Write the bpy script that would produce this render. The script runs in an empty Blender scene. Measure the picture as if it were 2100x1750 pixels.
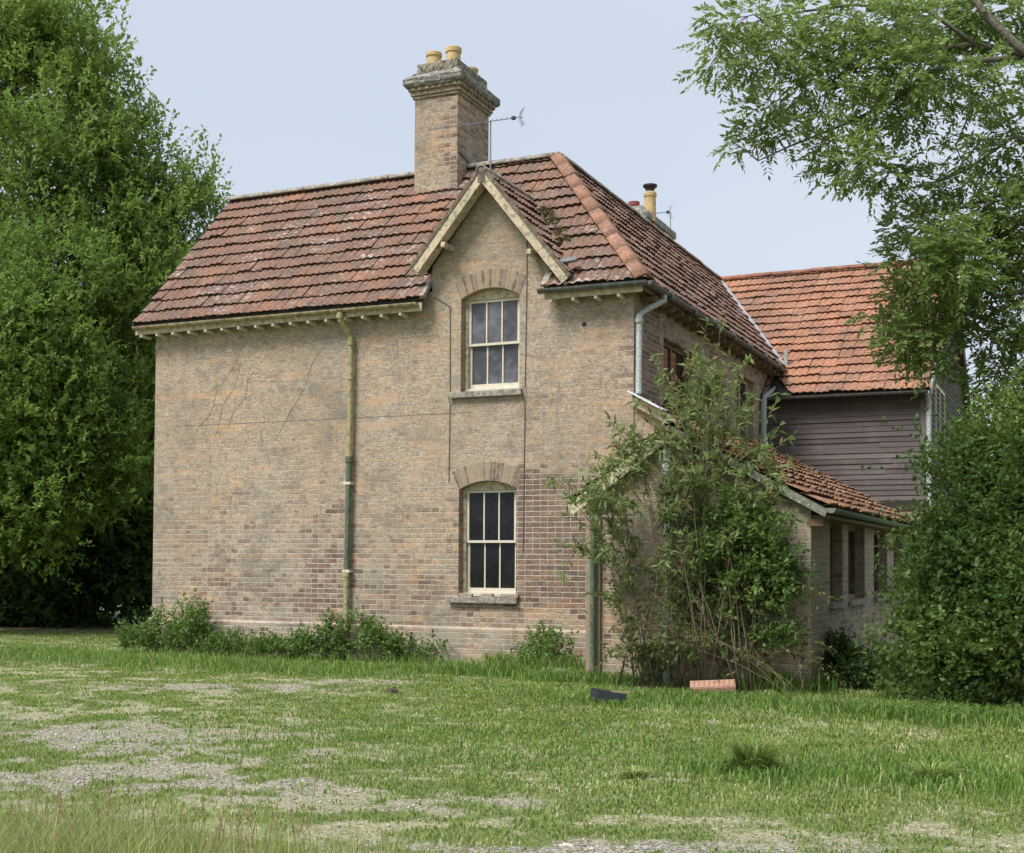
import bpy, bmesh, math, random
import numpy as np
from mathutils import Vector, Matrix
random.seed(7)
RNG = np.random.default_rng(11)
R_ = math.radians
sc = bpy.context.scene
col = sc.collection

# ------------------------------------------------------------------ camera
YAW, PIT, ROL = .4253, .0312, .0059
FPX, PX0, PY0 = 2615.75, 1050.0, 1071.26       # focal length and principal point, in units of a 2100 px wide picture
_c, _s, _cp, _sp = math.cos(YAW), math.sin(YAW), math.cos(PIT), math.sin(PIT)
CAM = Vector((5.6201, -16.3791, 1.4618))
F_ = Vector((-_s*_cp, _c*_cp, _sp)); Rv = Vector((_c, _s, 0)); Uv = Vector((_s*_sp, -_c*_sp, _cp))
R2 = Rv*math.cos(ROL)+Uv*math.sin(ROL); U2 = Uv*math.cos(ROL)-Rv*math.sin(ROL)
cd = bpy.data.cameras.new('camera'); co = bpy.data.objects.new('camera', cd); col.objects.link(co)
M = Matrix((R2, U2, -F_)).transposed().to_4x4(); M.translation = CAM
co.matrix_world = M
cd.sensor_width = 36; cd.lens = 36*FPX/2100; cd.shift_y = (PY0-875)/2100; cd.clip_end = 2000
sc.camera = co

# ------------------------------------------------------------------ light
SUN_EL, SUN_AZ = R_(54), R_(-24)     # azimuth measured from -Y (towards the camera) round to -X (left)
sdir = Vector((math.sin(SUN_AZ)*math.cos(SUN_EL), -math.cos(SUN_AZ)*math.cos(SUN_EL), math.sin(SUN_EL)))
w = bpy.data.worlds.new('World'); sc.world = w; w.use_nodes = True
nt = w.node_tree; nt.nodes.clear()
sky = nt.nodes.new('ShaderNodeTexSky'); sky.sky_type = 'NISHITA'; sky.sun_disc = False
sky.sun_elevation = SUN_EL; sky.sun_rotation = math.atan2(sdir.x, sdir.y)
sky.dust_density = 2.0; sky.ozone_density = 1.5
tc = nt.nodes.new('ShaderNodeTexCoord')
no = nt.nodes.new('ShaderNodeTexNoise'); no.inputs['Scale'].default_value = 1.1; no.inputs['Detail'].default_value = 3
mp = nt.nodes.new('ShaderNodeMapping'); mp.inputs['Scale'].default_value = (1, 1, 2.6)
nt.links.new(tc.outputs['Generated'], mp.inputs['Vector']); nt.links.new(mp.outputs[0], no.inputs['Vector'])
mr = nt.nodes.new('ShaderNodeMapRange'); mr.inputs['From Min'].default_value = .3; mr.inputs['From Max'].default_value = .7
mr.inputs['To Min'].default_value = .86; mr.inputs['To Max'].default_value = .95
nt.links.new(no.outputs['Fac'], mr.inputs['Value'])
mx = nt.nodes.new('ShaderNodeMix'); mx.data_type = 'RGBA'; mx.inputs[7].default_value = (4.75, 5.55, 6.65, 1)  # veil of thin high cloud
cm_ = nt.nodes.new('ShaderNodeMix'); cm_.data_type = 'RGBA'; cm_.inputs[6].default_value = (4.6, 5.25, 6.15, 1); cm_.inputs[7].default_value = (5.3, 5.75, 6.4, 1)
nt.links.new(no.outputs['Fac'], cm_.inputs[0]); nt.links.new(cm_.outputs[2], mx.inputs[7])
nt.links.new(mr.outputs[0], mx.inputs[0]); nt.links.new(sky.outputs[0], mx.inputs[6])
bg = nt.nodes.new('ShaderNodeBackground'); bg.inputs['Strength'].default_value = .1
wo = nt.nodes.new('ShaderNodeOutputWorld')
nt.links.new(mx.outputs[2], bg.inputs[0]); nt.links.new(bg.outputs[0], wo.inputs[0])
sl = bpy.data.lights.new('sun', 'SUN'); sl.energy = 3.4; sl.angle = R_(24); sl.color = (1, .96, .90)
so = bpy.data.objects.new('sun', sl); col.objects.link(so); so.rotation_euler = sdir.to_track_quat('Z', 'Y').to_euler()
sc.view_settings.view_transform = 'Standard'; sc.view_settings.look = 'None'
sc.view_settings.exposure = 0.5; sc.view_settings.gamma = 1
sc.render.engine = 'CYCLES'

# ------------------------------------------------------------------ helpers
def ray(x, y): return F_ + R2*((x-PX0)/FPX) - U2*((y-PY0)/FPX)
def atD(x, y, d): return CAM + ray(x, y)*d
def atY(x, y, v):
    r = ray(x, y); return CAM + r*((v-CAM.y)/r.y)
def atX(x, y, v):
    r = ray(x, y); return CAM + r*((v-CAM.x)/r.x)
def atZ(x, y, v=0.):
    r = ray(x, y); return CAM + r*((v-CAM.z)/r.z)

def tag(o, label=None, cat=None, group=None, kind=None):
    if label: o['label'] = label
    if cat: o['category'] = cat
    if group: o['group'] = group
    if kind: o['kind'] = kind
    return o
def empty(name, loc=(0, 0, 0)):
    o = bpy.data.objects.new(name, None); col.objects.link(o); o.location = loc
    o.empty_display_size = .2
    return o
def obj(name, bm, mat, parent=None, smooth=False):
    me = bpy.data.meshes.new(name); bm.to_mesh(me); bm.free()
    if smooth: me.polygons.foreach_set('use_smooth', [True]*len(me.polygons))
    o = bpy.data.objects.new(name, me); col.objects.link(o)
    if mat: me.materials.append(mat)
    if parent: setpar(o, parent)
    return o
def setpar(o, p):
    o.parent = p
    loc = Vector((0, 0, 0)); q = p
    while q: loc += q.location; q = q.parent
    for v in o.data.vertices if o.type == 'MESH' and len(o.data.vertices) < 60000 else []: v.co -= loc
    if o.type == 'MESH' and len(o.data.vertices) >= 60000:
        a = np.empty(len(o.data.vertices)*3, np.float32); o.data.vertices.foreach_get('co', a)
        a = a.reshape(-1, 3)-np.array(loc, np.float32); o.data.vertices.foreach_set('co', a.ravel())
def npmesh(name, V, Fq, mat, parent=None, attrs=None, smooth=False):
    """V (n,3) verts, Fq (m,k) faces"""
    me = bpy.data.meshes.new(name); V = np.asarray(V, np.float32); Fq = np.asarray(Fq, np.int32)
    n, (m, k) = len(V), Fq.shape
    me.vertices.add(n); me.vertices.foreach_set('co', V.ravel())
    me.loops.add(m*k); me.loops.foreach_set('vertex_index', Fq.ravel())
    me.polygons.add(m); me.polygons.foreach_set('loop_start', np.arange(0, m*k, k, dtype=np.int32))
    try: me.polygons.foreach_set('loop_total', np.full(m, k, np.int32))
    except Exception: pass
    if smooth: me.polygons.foreach_set('use_smooth', np.ones(m, bool))
    for an, (dom, arr) in (attrs or {}).items():
        arr = np.asarray(arr, np.float32)
        if arr.ndim == 1: me.attributes.new(an, 'FLOAT', dom).data.foreach_set('value', arr)
        else: me.attributes.new(an, 'FLOAT_COLOR', dom).data.foreach_set('color', arr.ravel())
    me.update(calc_edges=True); me.validate()
    o = bpy.data.objects.new(name, me); col.objects.link(o); me.materials.append(mat)
    if parent: setpar(o, parent)
    return o
def add_box(bm, x0, x1, y0, y1, z0, z1, bev=0):
    vs = [bm.verts.new((x, y, z)) for x in (x0, x1) for y in (y0, y1) for z in (z0, z1)]
    fs = [(0, 1, 3, 2), (4, 6, 7, 5), (0, 4, 5, 1), (2, 3, 7, 6), (0, 2, 6, 4), (1, 5, 7, 3)]
    ff = [bm.faces.new([vs[i] for i in f]) for f in fs]
    if bev:
        es = {e for f in ff for e in f.edges}
        bmesh.ops.bevel(bm, geom=list(es), offset=bev, segments=2, affect='EDGES', profile=.6)
    return vs
def add_beam(bm, a, b, wd, ht, up=(0, 0, 1)):
    a, b = Vector(a), Vector(b); d = (b-a).normalized(); up = Vector(up)
    s = d.cross(up)
    if s.length < 1e-4: s = d.cross(Vector((0, 1, 0)))
    s.normalize(); u = s.cross(d).normalized()
    ring = []
    for p in (a, b): ring.append([bm.verts.new(p+s*i*wd/2+u*j*ht/2) for i, j in ((-1, -1), (1, -1), (1, 1), (-1, 1))])
    for i in range(4): bm.faces.new((ring[0][i], ring[0][(i+1) % 4], ring[1][(i+1) % 4], ring[1][i]))
    bm.faces.new(ring[0][::-1]); bm.faces.new(ring[1])
def add_prism(bm, pts, vec):
    vec = Vector(vec); a = [bm.verts.new(p) for p in pts]; b = [bm.verts.new(Vector(p)+vec) for p in pts]
    n = len(a); bm.faces.new(a); bm.faces.new(b[::-1])
    for i in range(n): bm.faces.new((a[i], b[i], b[(i+1) % n], a[(i+1) % n]))
def add_tube(bm, pts, rad, seg=10, cap=True):
    pts = [Vector(p) for p in pts]; n = len(pts)
    if not hasattr(rad, '__len__'): rad = [rad]*n
    rings = []; ref = None
    for i, p in enumerate(pts):
        t = (pts[min(i+1, n-1)]-pts[max(i-1, 0)]).normalized()
        if ref is None: ref = t.orthogonal().normalized()
        s = (ref-t*ref.dot(t)).normalized(); ref = s; u = t.cross(s)
        rings.append([bm.verts.new(p+(s*math.cos(k*2*math.pi/seg)+u*math.sin(k*2*math.pi/seg))*rad[i]) for k in range(seg)])
    for i in range(n-1):
        for k in range(seg): bm.faces.new((rings[i][k], rings[i][(k+1) % seg], rings[i+1][(k+1) % seg], rings[i+1][k]))
    if cap: bm.faces.new(rings[0][::-1]); bm.faces.new(rings[-1])
def add_lathe(bm, c, prof, seg=20):
    rings = []
    for r, z in prof: rings.append([bm.verts.new((c[0]+r*math.cos(k*2*math.pi/seg), c[1]+r*math.sin(k*2*math.pi/seg), c[2]+z)) for k in range(seg)])
    for i in range(len(rings)-1):
        for k in range(seg): bm.faces.new((rings[i][k], rings[i][(k+1) % seg], rings[i+1][(k+1) % seg], rings[i+1][k]))
    bm.faces.new(rings[0][::-1]); bm.faces.new(rings[-1])
def gutter(bm, a, b, r=.055, seg=8):
    """half-round gutter running a->b (rim level at a,b), with thickness"""
    a, b = Vector(a), Vector(b); d = (b-a).normalized(); s = d.cross(Vector((0, 0, 1))).normalized()
    prof = [(math.cos(t)*r, math.sin(t)*r) for t in np.linspace(math.pi, 2*math.pi, seg)]
    prof += [(x*.86, y*.86) for x, y in prof[::-1]]
    ra = [bm.verts.new(a+s*x+Vector((0, 0, y))) for x, y in prof]; rb = [bm.verts.new(b+s*x+Vector((0, 0, y))) for x, y in prof]
    n = len(prof)
    for i in range(n): bm.faces.new((ra[i], rb[i], rb[(i+1) % n], ra[(i+1) % n]))
    for rr, k in ((ra, 1), (rb, -1)): 
        e = rr[:seg]; bm.faces.new(e[::k])
def cut(o, cutters):
    """boolean holes, applied; the cutters are deleted"""
    for c in cutters:
        m = o.modifiers.new('b', 'BOOLEAN'); m.operation = 'DIFFERENCE'; m.object = c; m.solver = 'EXACT'
    dg = bpy.context.evaluated_depsgraph_get(); dg.update()
    me = bpy.data.meshes.new_from_object(o.evaluated_get(dg)); o.modifiers.clear(); o.data = me
    for c in cutters: bpy.data.objects.remove(c)

# ------------------------------------------------------------------ node materials
class G:
    def __init__(s, name):
        s.m = bpy.data.materials.new(name); s.m.use_nodes = True; s.t = s.m.node_tree; s.t.nodes.clear()
        s.out = s.t.nodes.new('ShaderNodeOutputMaterial'); s._p = None
    def n(s, typ, ins=None, **kw):
        nd = s.t.nodes.new(typ)
        for k, v in kw.items(): setattr(nd, k, v)
        for k, v in (ins or {}).items():
            if hasattr(v, 'is_linked') or hasattr(v, 'links'): s.t.links.new(v, nd.inputs[k])
            else: nd.inputs[k].default_value = v
        return nd
    def pos(s):
        if not s._p: s._p = s.n('ShaderNodeNewGeometry').outputs['Position']
        return s._p
    def m_(s, op, a, b=0., c=0., clamp=False): return s.n('ShaderNodeMath', {0: a, 1: b, 2: c}, operation=op, use_clamp=clamp).outputs[0]
    def add(s, a, b): return s.m_('ADD', a, b)
    def mul(s, a, b): return s.m_('MULTIPLY', a, b)
    def noise(s, scale, detail=4, rough=.55, vec=None, st=None):
        v = vec or s.pos()
        if st: v = s.n('ShaderNodeMapping', {'Vector': v, 'Scale': st}).outputs[0]
        return s.n('ShaderNodeTexNoise', {'Vector': v, 'Scale': scale, 'Detail': detail, 'Roughness': rough}).outputs['Fac']
    def ramp(s, f, stops, interp='LINEAR'):
        nd = s.n('ShaderNodeValToRGB', {0: f}); cr = nd.color_ramp; cr.interpolation = interp
        while len(cr.elements) < len(stops): cr.elements.new(.5)
        for e, (p, c) in zip(cr.elements, stops):
            e.position = p; e.color = (*c, 1) if hasattr(c, '__len__') else (c, c, c, 1)
        return nd.outputs[0]
    def rng(s, f, a, b, c=0., d=1., smooth=False):
        return s.n('ShaderNodeMapRange', {'Value': f, 'From Min': a, 'From Max': b, 'To Min': c, 'To Max': d}, interpolation_type='SMOOTHSTEP' if smooth else 'LINEAR').outputs[0]
    def mix(s, f, a, b, bt='MIX'):
        nd = s.n('ShaderNodeMix', data_type='RGBA', blend_type=bt)
        for k, v in ((0, f), (6, a), (7, b)):
            if hasattr(v, 'links'): s.t.links.new(v, nd.inputs[k])
            elif hasattr(v, '__len__'): nd.inputs[k].default_value = (*v[:3], 1)
            else: nd.inputs[k].default_value = v
        return nd.outputs[2]
    def attr(s, name, out='Fac'): return s.n('ShaderNodeAttribute', attribute_name=name).outputs[out]
    def bump(s, h, dist=.01, strength=1.): return s.n('ShaderNodeBump', {'Height': h, 'Distance': dist, 'Strength': strength}).outputs[0]
    def bsdf(s, colr, rough=.85, normal=None, **kw):
        b = s.n('ShaderNodeBsdfPrincipled', {'Roughness': rough})
        if hasattr(colr, 'links'): s.t.links.new(colr, b.inputs['Base Color'])
        else: b.inputs['Base Color'].default_value = (*colr, 1)
        if normal: s.t.links.new(normal, b.inputs['Normal'])
        for k, v in kw.items(): b.inputs[k.replace('_', ' ')].default_value = v
        s.t.links.new(b.outputs[0], s.out.inputs[0]); return b

def simple(name, colr, rough=.7, var=.25, scale=6, bump=.003, col2=None, thr=(.45, .6), **kw):
    g = G(name); n1 = g.noise(scale, 5, .65); n2 = g.noise(scale*6, 3)
    c = g.mix(g.rng(n1, .3, .7), tuple(x*(1-var) for x in colr), tuple(min(1, x*(1+var)) for x in colr))
    if col2: c = g.mix(g.rng(g.noise(scale*1.7, 6, .7), *thr), c, col2)
    g.bsdf(c, rough, g.bump(n2, bump), **kw); return g.m

def brick_mat(name, dark=0., smear=1., regions=(), white_low=0.):
    """coursed brick 225 x 75 mm laid over world x+y and z; regions = [(x0,x1,z0,z1,amount)] of darker brick (u,z)"""
    g = G(name)
    xyz = g.n('ShaderNodeSeparateXYZ', {0: g.pos()}); u0 = g.add(xyz.outputs[0], xyz.outputs[1]); v0 = xyz.outputs[2]
    wob = g.noise(7, 2)
    u = g.add(u0, g.mul(g.m_('SUBTRACT', wob, .5), .012)); v = g.add(v0, g.mul(g.m_('SUBTRACT', g.noise(5, 2), .5), .012))
    vr = g.m_('DIVIDE', v, .075); row = g.m_('FLOOR', vr); par = g.m_('FLOORED_MODULO', row, 2.)
    uc = g.add(g.m_('DIVIDE', u, .228), g.mul(par, .5)); cl = g.m_('FLOOR', uc)
    # a header now and then: split the brick in two
    cell = g.n('ShaderNodeCombineXYZ', {0: cl, 1: row, 2: 3.1}).outputs[0]
    wn = g.n('ShaderNodeTexWhiteNoise', {0: cell}, noise_dimensions='3D')
    sp = g.m_('GREATER_THAN', wn.outputs[0], .5)
    fu = g.m_('FRACT', uc); half = g.m_('FRACT', g.mul(fu, 2.)); sub = g.mul(sp, g.m_('FLOOR', g.mul(fu, 2.)))
    fu2 = g.add(g.mul(fu, g.m_('SUBTRACT', 1., sp)), g.mul(half, sp))
    wn2 = g.n('ShaderNodeTexWhiteNoise', {0: g.n('ShaderNodeCombineXYZ', {0: g.add(cl, g.mul(sub, .37)), 1: row, 2: 7.7}).outputs[0]}, noise_dimensions='3D')
    rr = wn2.outputs[0]; rc = g.n('ShaderNodeSeparateColor', {0: wn2.outputs[1]})
    fv = g.m_('FRACT', vr)
    eu = g.m_('MINIMUM', fu2, g.m_('SUBTRACT', 1., fu2)); ev = g.m_('MINIMUM', fv, g.m_('SUBTRACT', 1., fv))
    eu = g.mul(eu, g.add(1., g.mul(sp, -.45)))
    mort = g.m_('MAXIMUM', g.rng(eu, .028, .012), g.rng(ev, .095, .05))
    stv = g.n('ShaderNodeCombineXYZ', {0: u0, 1: 0., 2: v0}).outputs[0]
    big = g.noise(.55, 4, .6, stv); streak = g.noise(1., 3, .6, stv, (.9, 1, 9.)); fine = g.noise(38, 4, .7); med = g.noise(3.2, 5, .65)
    buff = g.ramp(rr, [(0., (.30, .215, .14)), (.2, (.42, .31, .205)), (.42, (.36, .265, .175)), (.6, (.47, .35, .225)), (.78, (.42, .26, .155)), (.9, (.32, .23, .165)), (1, (.50, .38, .25))], 'CONSTANT')
    buff = g.mix(.22, buff, (.33, .28, .24))
    org = g.ramp(rc.outputs[0], [(0, (.47, .29, .17)), (.4, (.52, .36, .21)), (.7, (.40, .21, .12)), (1, (.55, .40, .26))], 'CONSTANT')
    dk = g.ramp(rc.outputs[1], [(0, (.125, .073, .06)), (.3, (.165, .088, .068)), (.55, (.10, .066, .06)), (.8, (.20, .105, .078)), (1, (.145, .088, .072))], 'CONSTANT')
    c = g.mix(g.rng(g.add(streak, g.mul(g.m_('SUBTRACT', rc.outputs[2], .5), .35)), .53, .63), buff, org)
    # grey grime / old limewash films
    c = g.mix(g.rng(g.noise(1.3, 6, .7, stv, (1, 1, 1.6)), .42, .75, 0., .72), c, (.285, .255, .20))
    dm = None
    for (a, b, z0, z1, am) in regions:
        q = g.m_('MULTIPLY', g.m_('MULTIPLY', g.rng(u0, a-.35, a+.25, smooth=True), g.rng(u0, b+.25, b-.25, smooth=True)),
                 g.m_('MULTIPLY', g.rng(v0, z0-.25, z0+.25, smooth=True), g.rng(v0, z1+.3, z1-.3, smooth=True)))
        q = g.mul(q, am); dm = q if dm is None else g.m_('MAXIMUM', dm, q)
    dm = g.add(dm, dark) if dm is not None else g.add(0., dark)
    pick = g.rng(g.add(g.add(dm, g.mul(g.m_('SUBTRACT', big, .5), 1.5)), g.mul(g.m_('SUBTRACT', rc.outputs[0], .5), .5)), .34, .62)
    cdk = g.mix(pick, c, dk)
    mc = g.mix(g.rng(med, .3, .7), (.48, .41, .32), (.62, .55, .45))
    # render smear over joints: where strong, joints nearly vanish
    sm = g.rng(g.add(g.noise(.8, 5, .6, stv, (1, 1, 1.4)), g.mul(g.rng(v0, .8, 3.4), .22*smear)), .44, .62, 0., .86)
    sm = g.mul(sm, g.m_('SUBTRACT', 1., g.mul(pick, .85)))
    joint = g.mul(mort, g.m_('SUBTRACT', 1., sm))
    mcc = g.mix(sm, mc, (.33, .26, .18))
    c2 = g.mix(g.mul(mort, g.m_('SUBTRACT', 1., g.mul(sm, .62))), cdk, mcc)
    c2 = g.mix(g.mul(sm, .45), c2, (.41, .335, .25))
    # horizontal tooling scratches, worn faces and fine soot: strong at the scale of a joint
    sc1 = g.noise(1., 5, .72, stv, (9, 1, 34)); sc2 = g.noise(1., 6, .75, stv, (26, 1, 40))
    c2 = g.mix(g.rng(sc1, .50, .62, 0., .62), c2, (.19, .14, .105)); c2 = g.mix(g.rng(sc1, .48, .38, 0., .5), c2, (.58, .47, .34))
    c2 = g.mix(g.rng(sc2, .50, .60, 0., .6), c2, (.15, .115, .085)); c2 = g.mix(g.rng(sc2, .47, .39, 0., .5), c2, (.60, .50, .37))
    c2 = g.mix(g.rng(g.noise(1., 4, .7, stv, (1.1, 1, 5)), .53, .63, 0., .55), c2, (.56, .33, .18))
    c2 = g.mix(g.rng(g.noise(.7, 5, .65, stv), .46, .62, 0., .38), c2, (.24, .21, .165))
    # pitting and black lichen specks
    c2 = g.mix(g.mul(g.rng(g.noise(14, 5, .75), .62, .70), .55), c2, (.11, .095, .075))
    # vertical rain streaks below sills and eaves
    c2 = g.mix(g.mul(g.rng(g.noise(1., 4, .6, stv, (5, 1, .5)), .58, .75), .38), c2, (.19, .165, .125))
    c2 = g.mix(g.mul(g.mul(mort, g.m_('SUBTRACT', 1., g.mul(sm, .7))), g.rng(v0, 3.4, 1.8, .25, .8)), c2, (.56, .50, .42))
    lum = g.n('ShaderNodeHueSaturation', {'Saturation': .80, 'Value': 1., 'Color': c2}).outputs[0]
    c2 = g.mix(g.rng(g.noise(.45, 5, .7, stv), .44, .60, .15, 1.), c2, lum)
    c2 = g.mix(g.rng(g.noise(.9, 7, .78, stv, (1, 1, 1.3)), .515, .62, 0., .55), c2, (.165, .145, .12))
    c2 = g.mix(g.rng(g.noise(7, 6, .8, stv), .54, .62, 0., .45), c2, (.13, .11, .09))
    c2 = g.mix(g.rng(g.noise(5, 6, .8, stv, (1, 1, 2)), .55, .64, 0., .5), c2, (.55, .49, .40))
    c2 = g.mix(g.mul(g.mul(pick, g.m_('SUBTRACT', 1., mort)), .36), c2, dk); c2 = g.mix(g.mul(g.mul(pick, mort), .35), c2, (.56, .49, .41))
    if white_low:
        c2 = g.mix(g.mul(g.rng(g.noise(2.6, 6, .75), .46, .6), white_low), c2, (.47, .44, .38))
    h = g.add(g.mul(joint, -1.), g.add(g.mul(fine, .35), g.mul(rr, .25)))
    g.bsdf(c2, .93, g.bump(h, .008, .9), Specular_IOR_Level=.15); return g.m

def tile_mat(name, stops, lichen=.5, grime=.5):
    g = G(name); r = g.attr('rnd'); 
    c = g.ramp(r, stops, 'LINEAR')
    n1 = g.noise(.9, 5, .65); n2 = g.noise(9, 6, .75); n3 = g.noise(3.5, 6, .7)
    c = g.mix(g.rng(g.noise(1.7, 5, .7), .50, .62, 0., .5*lichen), c, (.36, .185, .10))
    c = g.mix(g.rng(n1, .42, .62, 0., grime), c, (.13, .095, .08))
    c = g.mix(g.rng(n3, .49, .60, 0., grime*1.1), c, (.12, .10, .085))
    c = g.mix(g.rng(g.noise(26, 5, .8), .49, .60, 0., .7), c, (.075, .05, .042)); c = g.mix(g.rng(g.noise(31, 5, .8), .51, .61, 0., .7*lichen), c, (.42, .28, .22))
    c = g.mix(g.mul(g.mul(g.rng(n2, .53, .60), g.rng(g.noise(1.1, 3), .5, .62)), lichen*1.2), c, (.46, .40, .38))
    c = g.mix(g.mul(g.rng(g.noise(2.3, 5, .7), .60, .70), lichen*.9), c, (.145, .13, .06))
    g.bsdf(c, .9, g.bump(g.noise(60, 3), .004), Specular_IOR_Level=.2); return g.m

def leaf_mat(name, c1, c2, c3=None, p3=.93, trans=.35, rough=.55):
    g = G(name); r = g.attr('rnd')
    st = [(0, c1), (.55, tuple((a+b)/2 for a, b in zip(c1, c2))), (p3-.03, c2)]
    st += [(p3, c3 or c2), (1, c3 or c2)]
    c = g.ramp(r, st)
    c = g.mix(g.rng(g.noise(.9, 3), .35, .65), c, g.mix(.5, c, c1))
    b = g.n('ShaderNodeBsdfPrincipled', {'Base Color': c, 'Roughness': rough, 'Specular IOR Level': .3})
    t = g.n('ShaderNodeBsdfTranslucent', {'Color': g.mix(.4, c, (.27, .38, .07))})
    m = g.n('ShaderNodeMixShader', {0: trans, 1: b.outputs[0], 2: t.outputs[0]})
    g.t.links.new(m.outputs[0], g.out.inputs[0]); return g.m

REG = [(-8.4, .2, -.2, 2.4, .25), (-1.95, .05, .65, 2.75, .80), (-8.3, -3.9, 1.9, 2.75, .26), (-7.0, -1.4, .45, 1.5, .34), (-.25, 2.6, 3.7, 4.7, .36), (-2.95, -2.35, .9, 2.4, .35), (-8.3, -4.0, .9, 2.3, .30), (-4.4, -1.6, 1.2, 2.4, .16)]
MB_ = brick_mat('house_brick', 0., 1., REG)
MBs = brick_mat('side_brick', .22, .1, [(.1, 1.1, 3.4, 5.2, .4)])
MBl = brick_mat('outbuilding_brick', .02, .7, [(-1.9, -.9, .3, 1.6, .4), (2.9, 8, 0, 1.2, .2)])
MBp = brick_mat('plinth_brick', .22, .1, [(-1.8, -.5, -.1, .5, .5)], .42)
MBc = brick_mat('chimney_brick', 0., .75, [(-2.1, -.5, 7.5, 9.2, .36), (-9, 9, 8.9, 11, .5)])
M_tile = tile_mat('weathered_tile', [(0, (.20, .108, .078)), (.4, (.245, .128, .088)), (.8, (.225, .125, .092)), (.95, (.27, .142, .092)), (1, (.36, .17, .10))], .8, .68)
M_tile2 = tile_mat('orange_tile', [(0, (.39, .18, .105)), (.4, (.46, .215, .125)), (.8, (.42, .195, .112)), (.94, (.50, .26, .155)), (.97, (.30, .14, .085)), (1, (.24, .12, .08))], .28, .46)
M_tile3 = tile_mat('outbuilding_tile', [(0, (.26, .12, .06)), (.4, (.36, .17, .08)), (.7, (.22, .12, .075)), (1, (.42, .22, .11))], .4, .5)
M_ridge = tile_mat('ridge_clay', [(0, (.33, .155, .095)), (.5, (.40, .20, .125)), (1, (.30, .15, .10))], .6, .5)
M_cap = simple('old_mortar', (.23, .20, .165), .95, .3, 9, .006, (.40, .38, .33))
M_cream = simple('cream_paint', (.55, .47, .34), .65, .18, 8, .003, (.30, .24, .16), (.47, .60))
M_white = simple('pale_paint', (.62, .57, .46), .55, .1, 10, .002, (.42, .36, .26), (.56, .68))
M_greyp = simple('peeling_grey_paint', (.34, .37, .37), .6, .2, 30, .004, (.60, .63, .61), (.5, .56))
M_green = simple('green_pipe_paint', (.07, .11, .07), .65, .35, 14, .003, (.20, .18, .11), (.50, .62))
M_yell = simple('stained_cream_pipe', (.34, .31, .15), .6, .3, 9, .003, (.15, .13, .07), (.5, .64))
M_gut = simple('dark_iron_gutter', (.085, .088, .082), .5, .3, 8, .003, (.2, .2, .17), (.54, .68))
M_stone = simple('sill_stone', (.20, .175, .145), .9, .3, 12, .004, (.36, .34, .29))
M_cement = simple('grey_render_cap', (.17, .165, .15), .95, .4, 7, .012, (.43, .40, .34), (.5, .62))
M_pot = simple('buff_clay', (.52, .37, .18), .8, .2, 7, .003, (.34, .24, .13), (.52, .66))
M_potr = simple('red_clay', (.24, .06, .04), .8, .25, 7, .003)
M_dark = simple('dark_timber', (.035, .03, .026), .9, .3, 6)
M_lead = simple('lead_sheet', (.30, .31, .33), .5, .25, 6, .004, (.5, .5, .5), (.55, .7))
M_whsh = simple('white_sheet', (.62, .66, .72), .5, .12, 6)
M_metal = simple('aerial_metal', (.30, .31, .32), .4, .15, 20, .001, Metallic=.6)
M_black = simple('black_plastic', (.018, .02, .024), .5, .3, 20)
M_brownw = simple('bare_brown_timber', (.20, .13, .08), .8, .3, 9)
M_barge = simple('weathered_barge_paint', (.50, .42, .29), .75, .2, 9, .003, (.24, .20, .13), (.50, .60))
M_moss = simple('mossy_verge', (.13, .10, .075), .95, .4, 12, .012, (.24, .22, .15), (.5, .62))
def board_mat():
    g = G('weathered_board'); r = g.attr('rnd')
    c = g.ramp(r, [(0, (.10, .085, .088)), (.4, (.16, .138, .138)), (.7, (.125, .107, .107)), (1, (.22, .195, .185))])
    gr = g.noise(1, 5, .7, None, (2.2, 2.2, 60)); c = g.mix(g.rng(gr, .35, .7, 0., .6), c, (.055, .045, .045))
    c = g.mix(g.rng(g.noise(1.2, 5, .7), .5, .7, 0., .5), c, (.20, .185, .175))
    g.bsdf(c, .9, g.bump(gr, .006), Specular_IOR_Level=.2); return g.m
M_board = board_mat()
def pane_mat(name, c, rough=.06, spec=.5):
    g = G(name); n = g.noise(2.2, 5, .65); cc = g.mix(g.rng(n, .42, .6), tuple(x*.55 for x in c), tuple(x*1.4 for x in c)); cc = g.mix(g.rng(g.noise(16, 6, .8), .52, .66, 0., .08), cc, (.16, .15, .12))  # broad patches in the base colour imitate uneven reflections; fine specks on top
    g.bsdf(cc, rough, g.bump(g.noise(1.6, 1), .01, .25), Specular_IOR_Level=spec); return g.m
M_pane_up = pane_mat('grey_glass', (.115, .115, .13), .12, .35)  # upper panes: plain grey base colour
M_pane_lo = pane_mat('dark_glass', (.008, .010, .012), .05, .3)
M_pane_side = pane_mat('dim_glass', (.02, .018, .016), .1, .3)
M_bark = simple('bark', (.10, .085, .065), .95, .35, 12, .012, (.17, .16, .12))
M_twig = simple('twig', (.13, .10, .065), .9, .3, 12, .003)
M_straw = simple('dry_stem', (.24, .19, .11), .9, .25, 12, .003)

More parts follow.
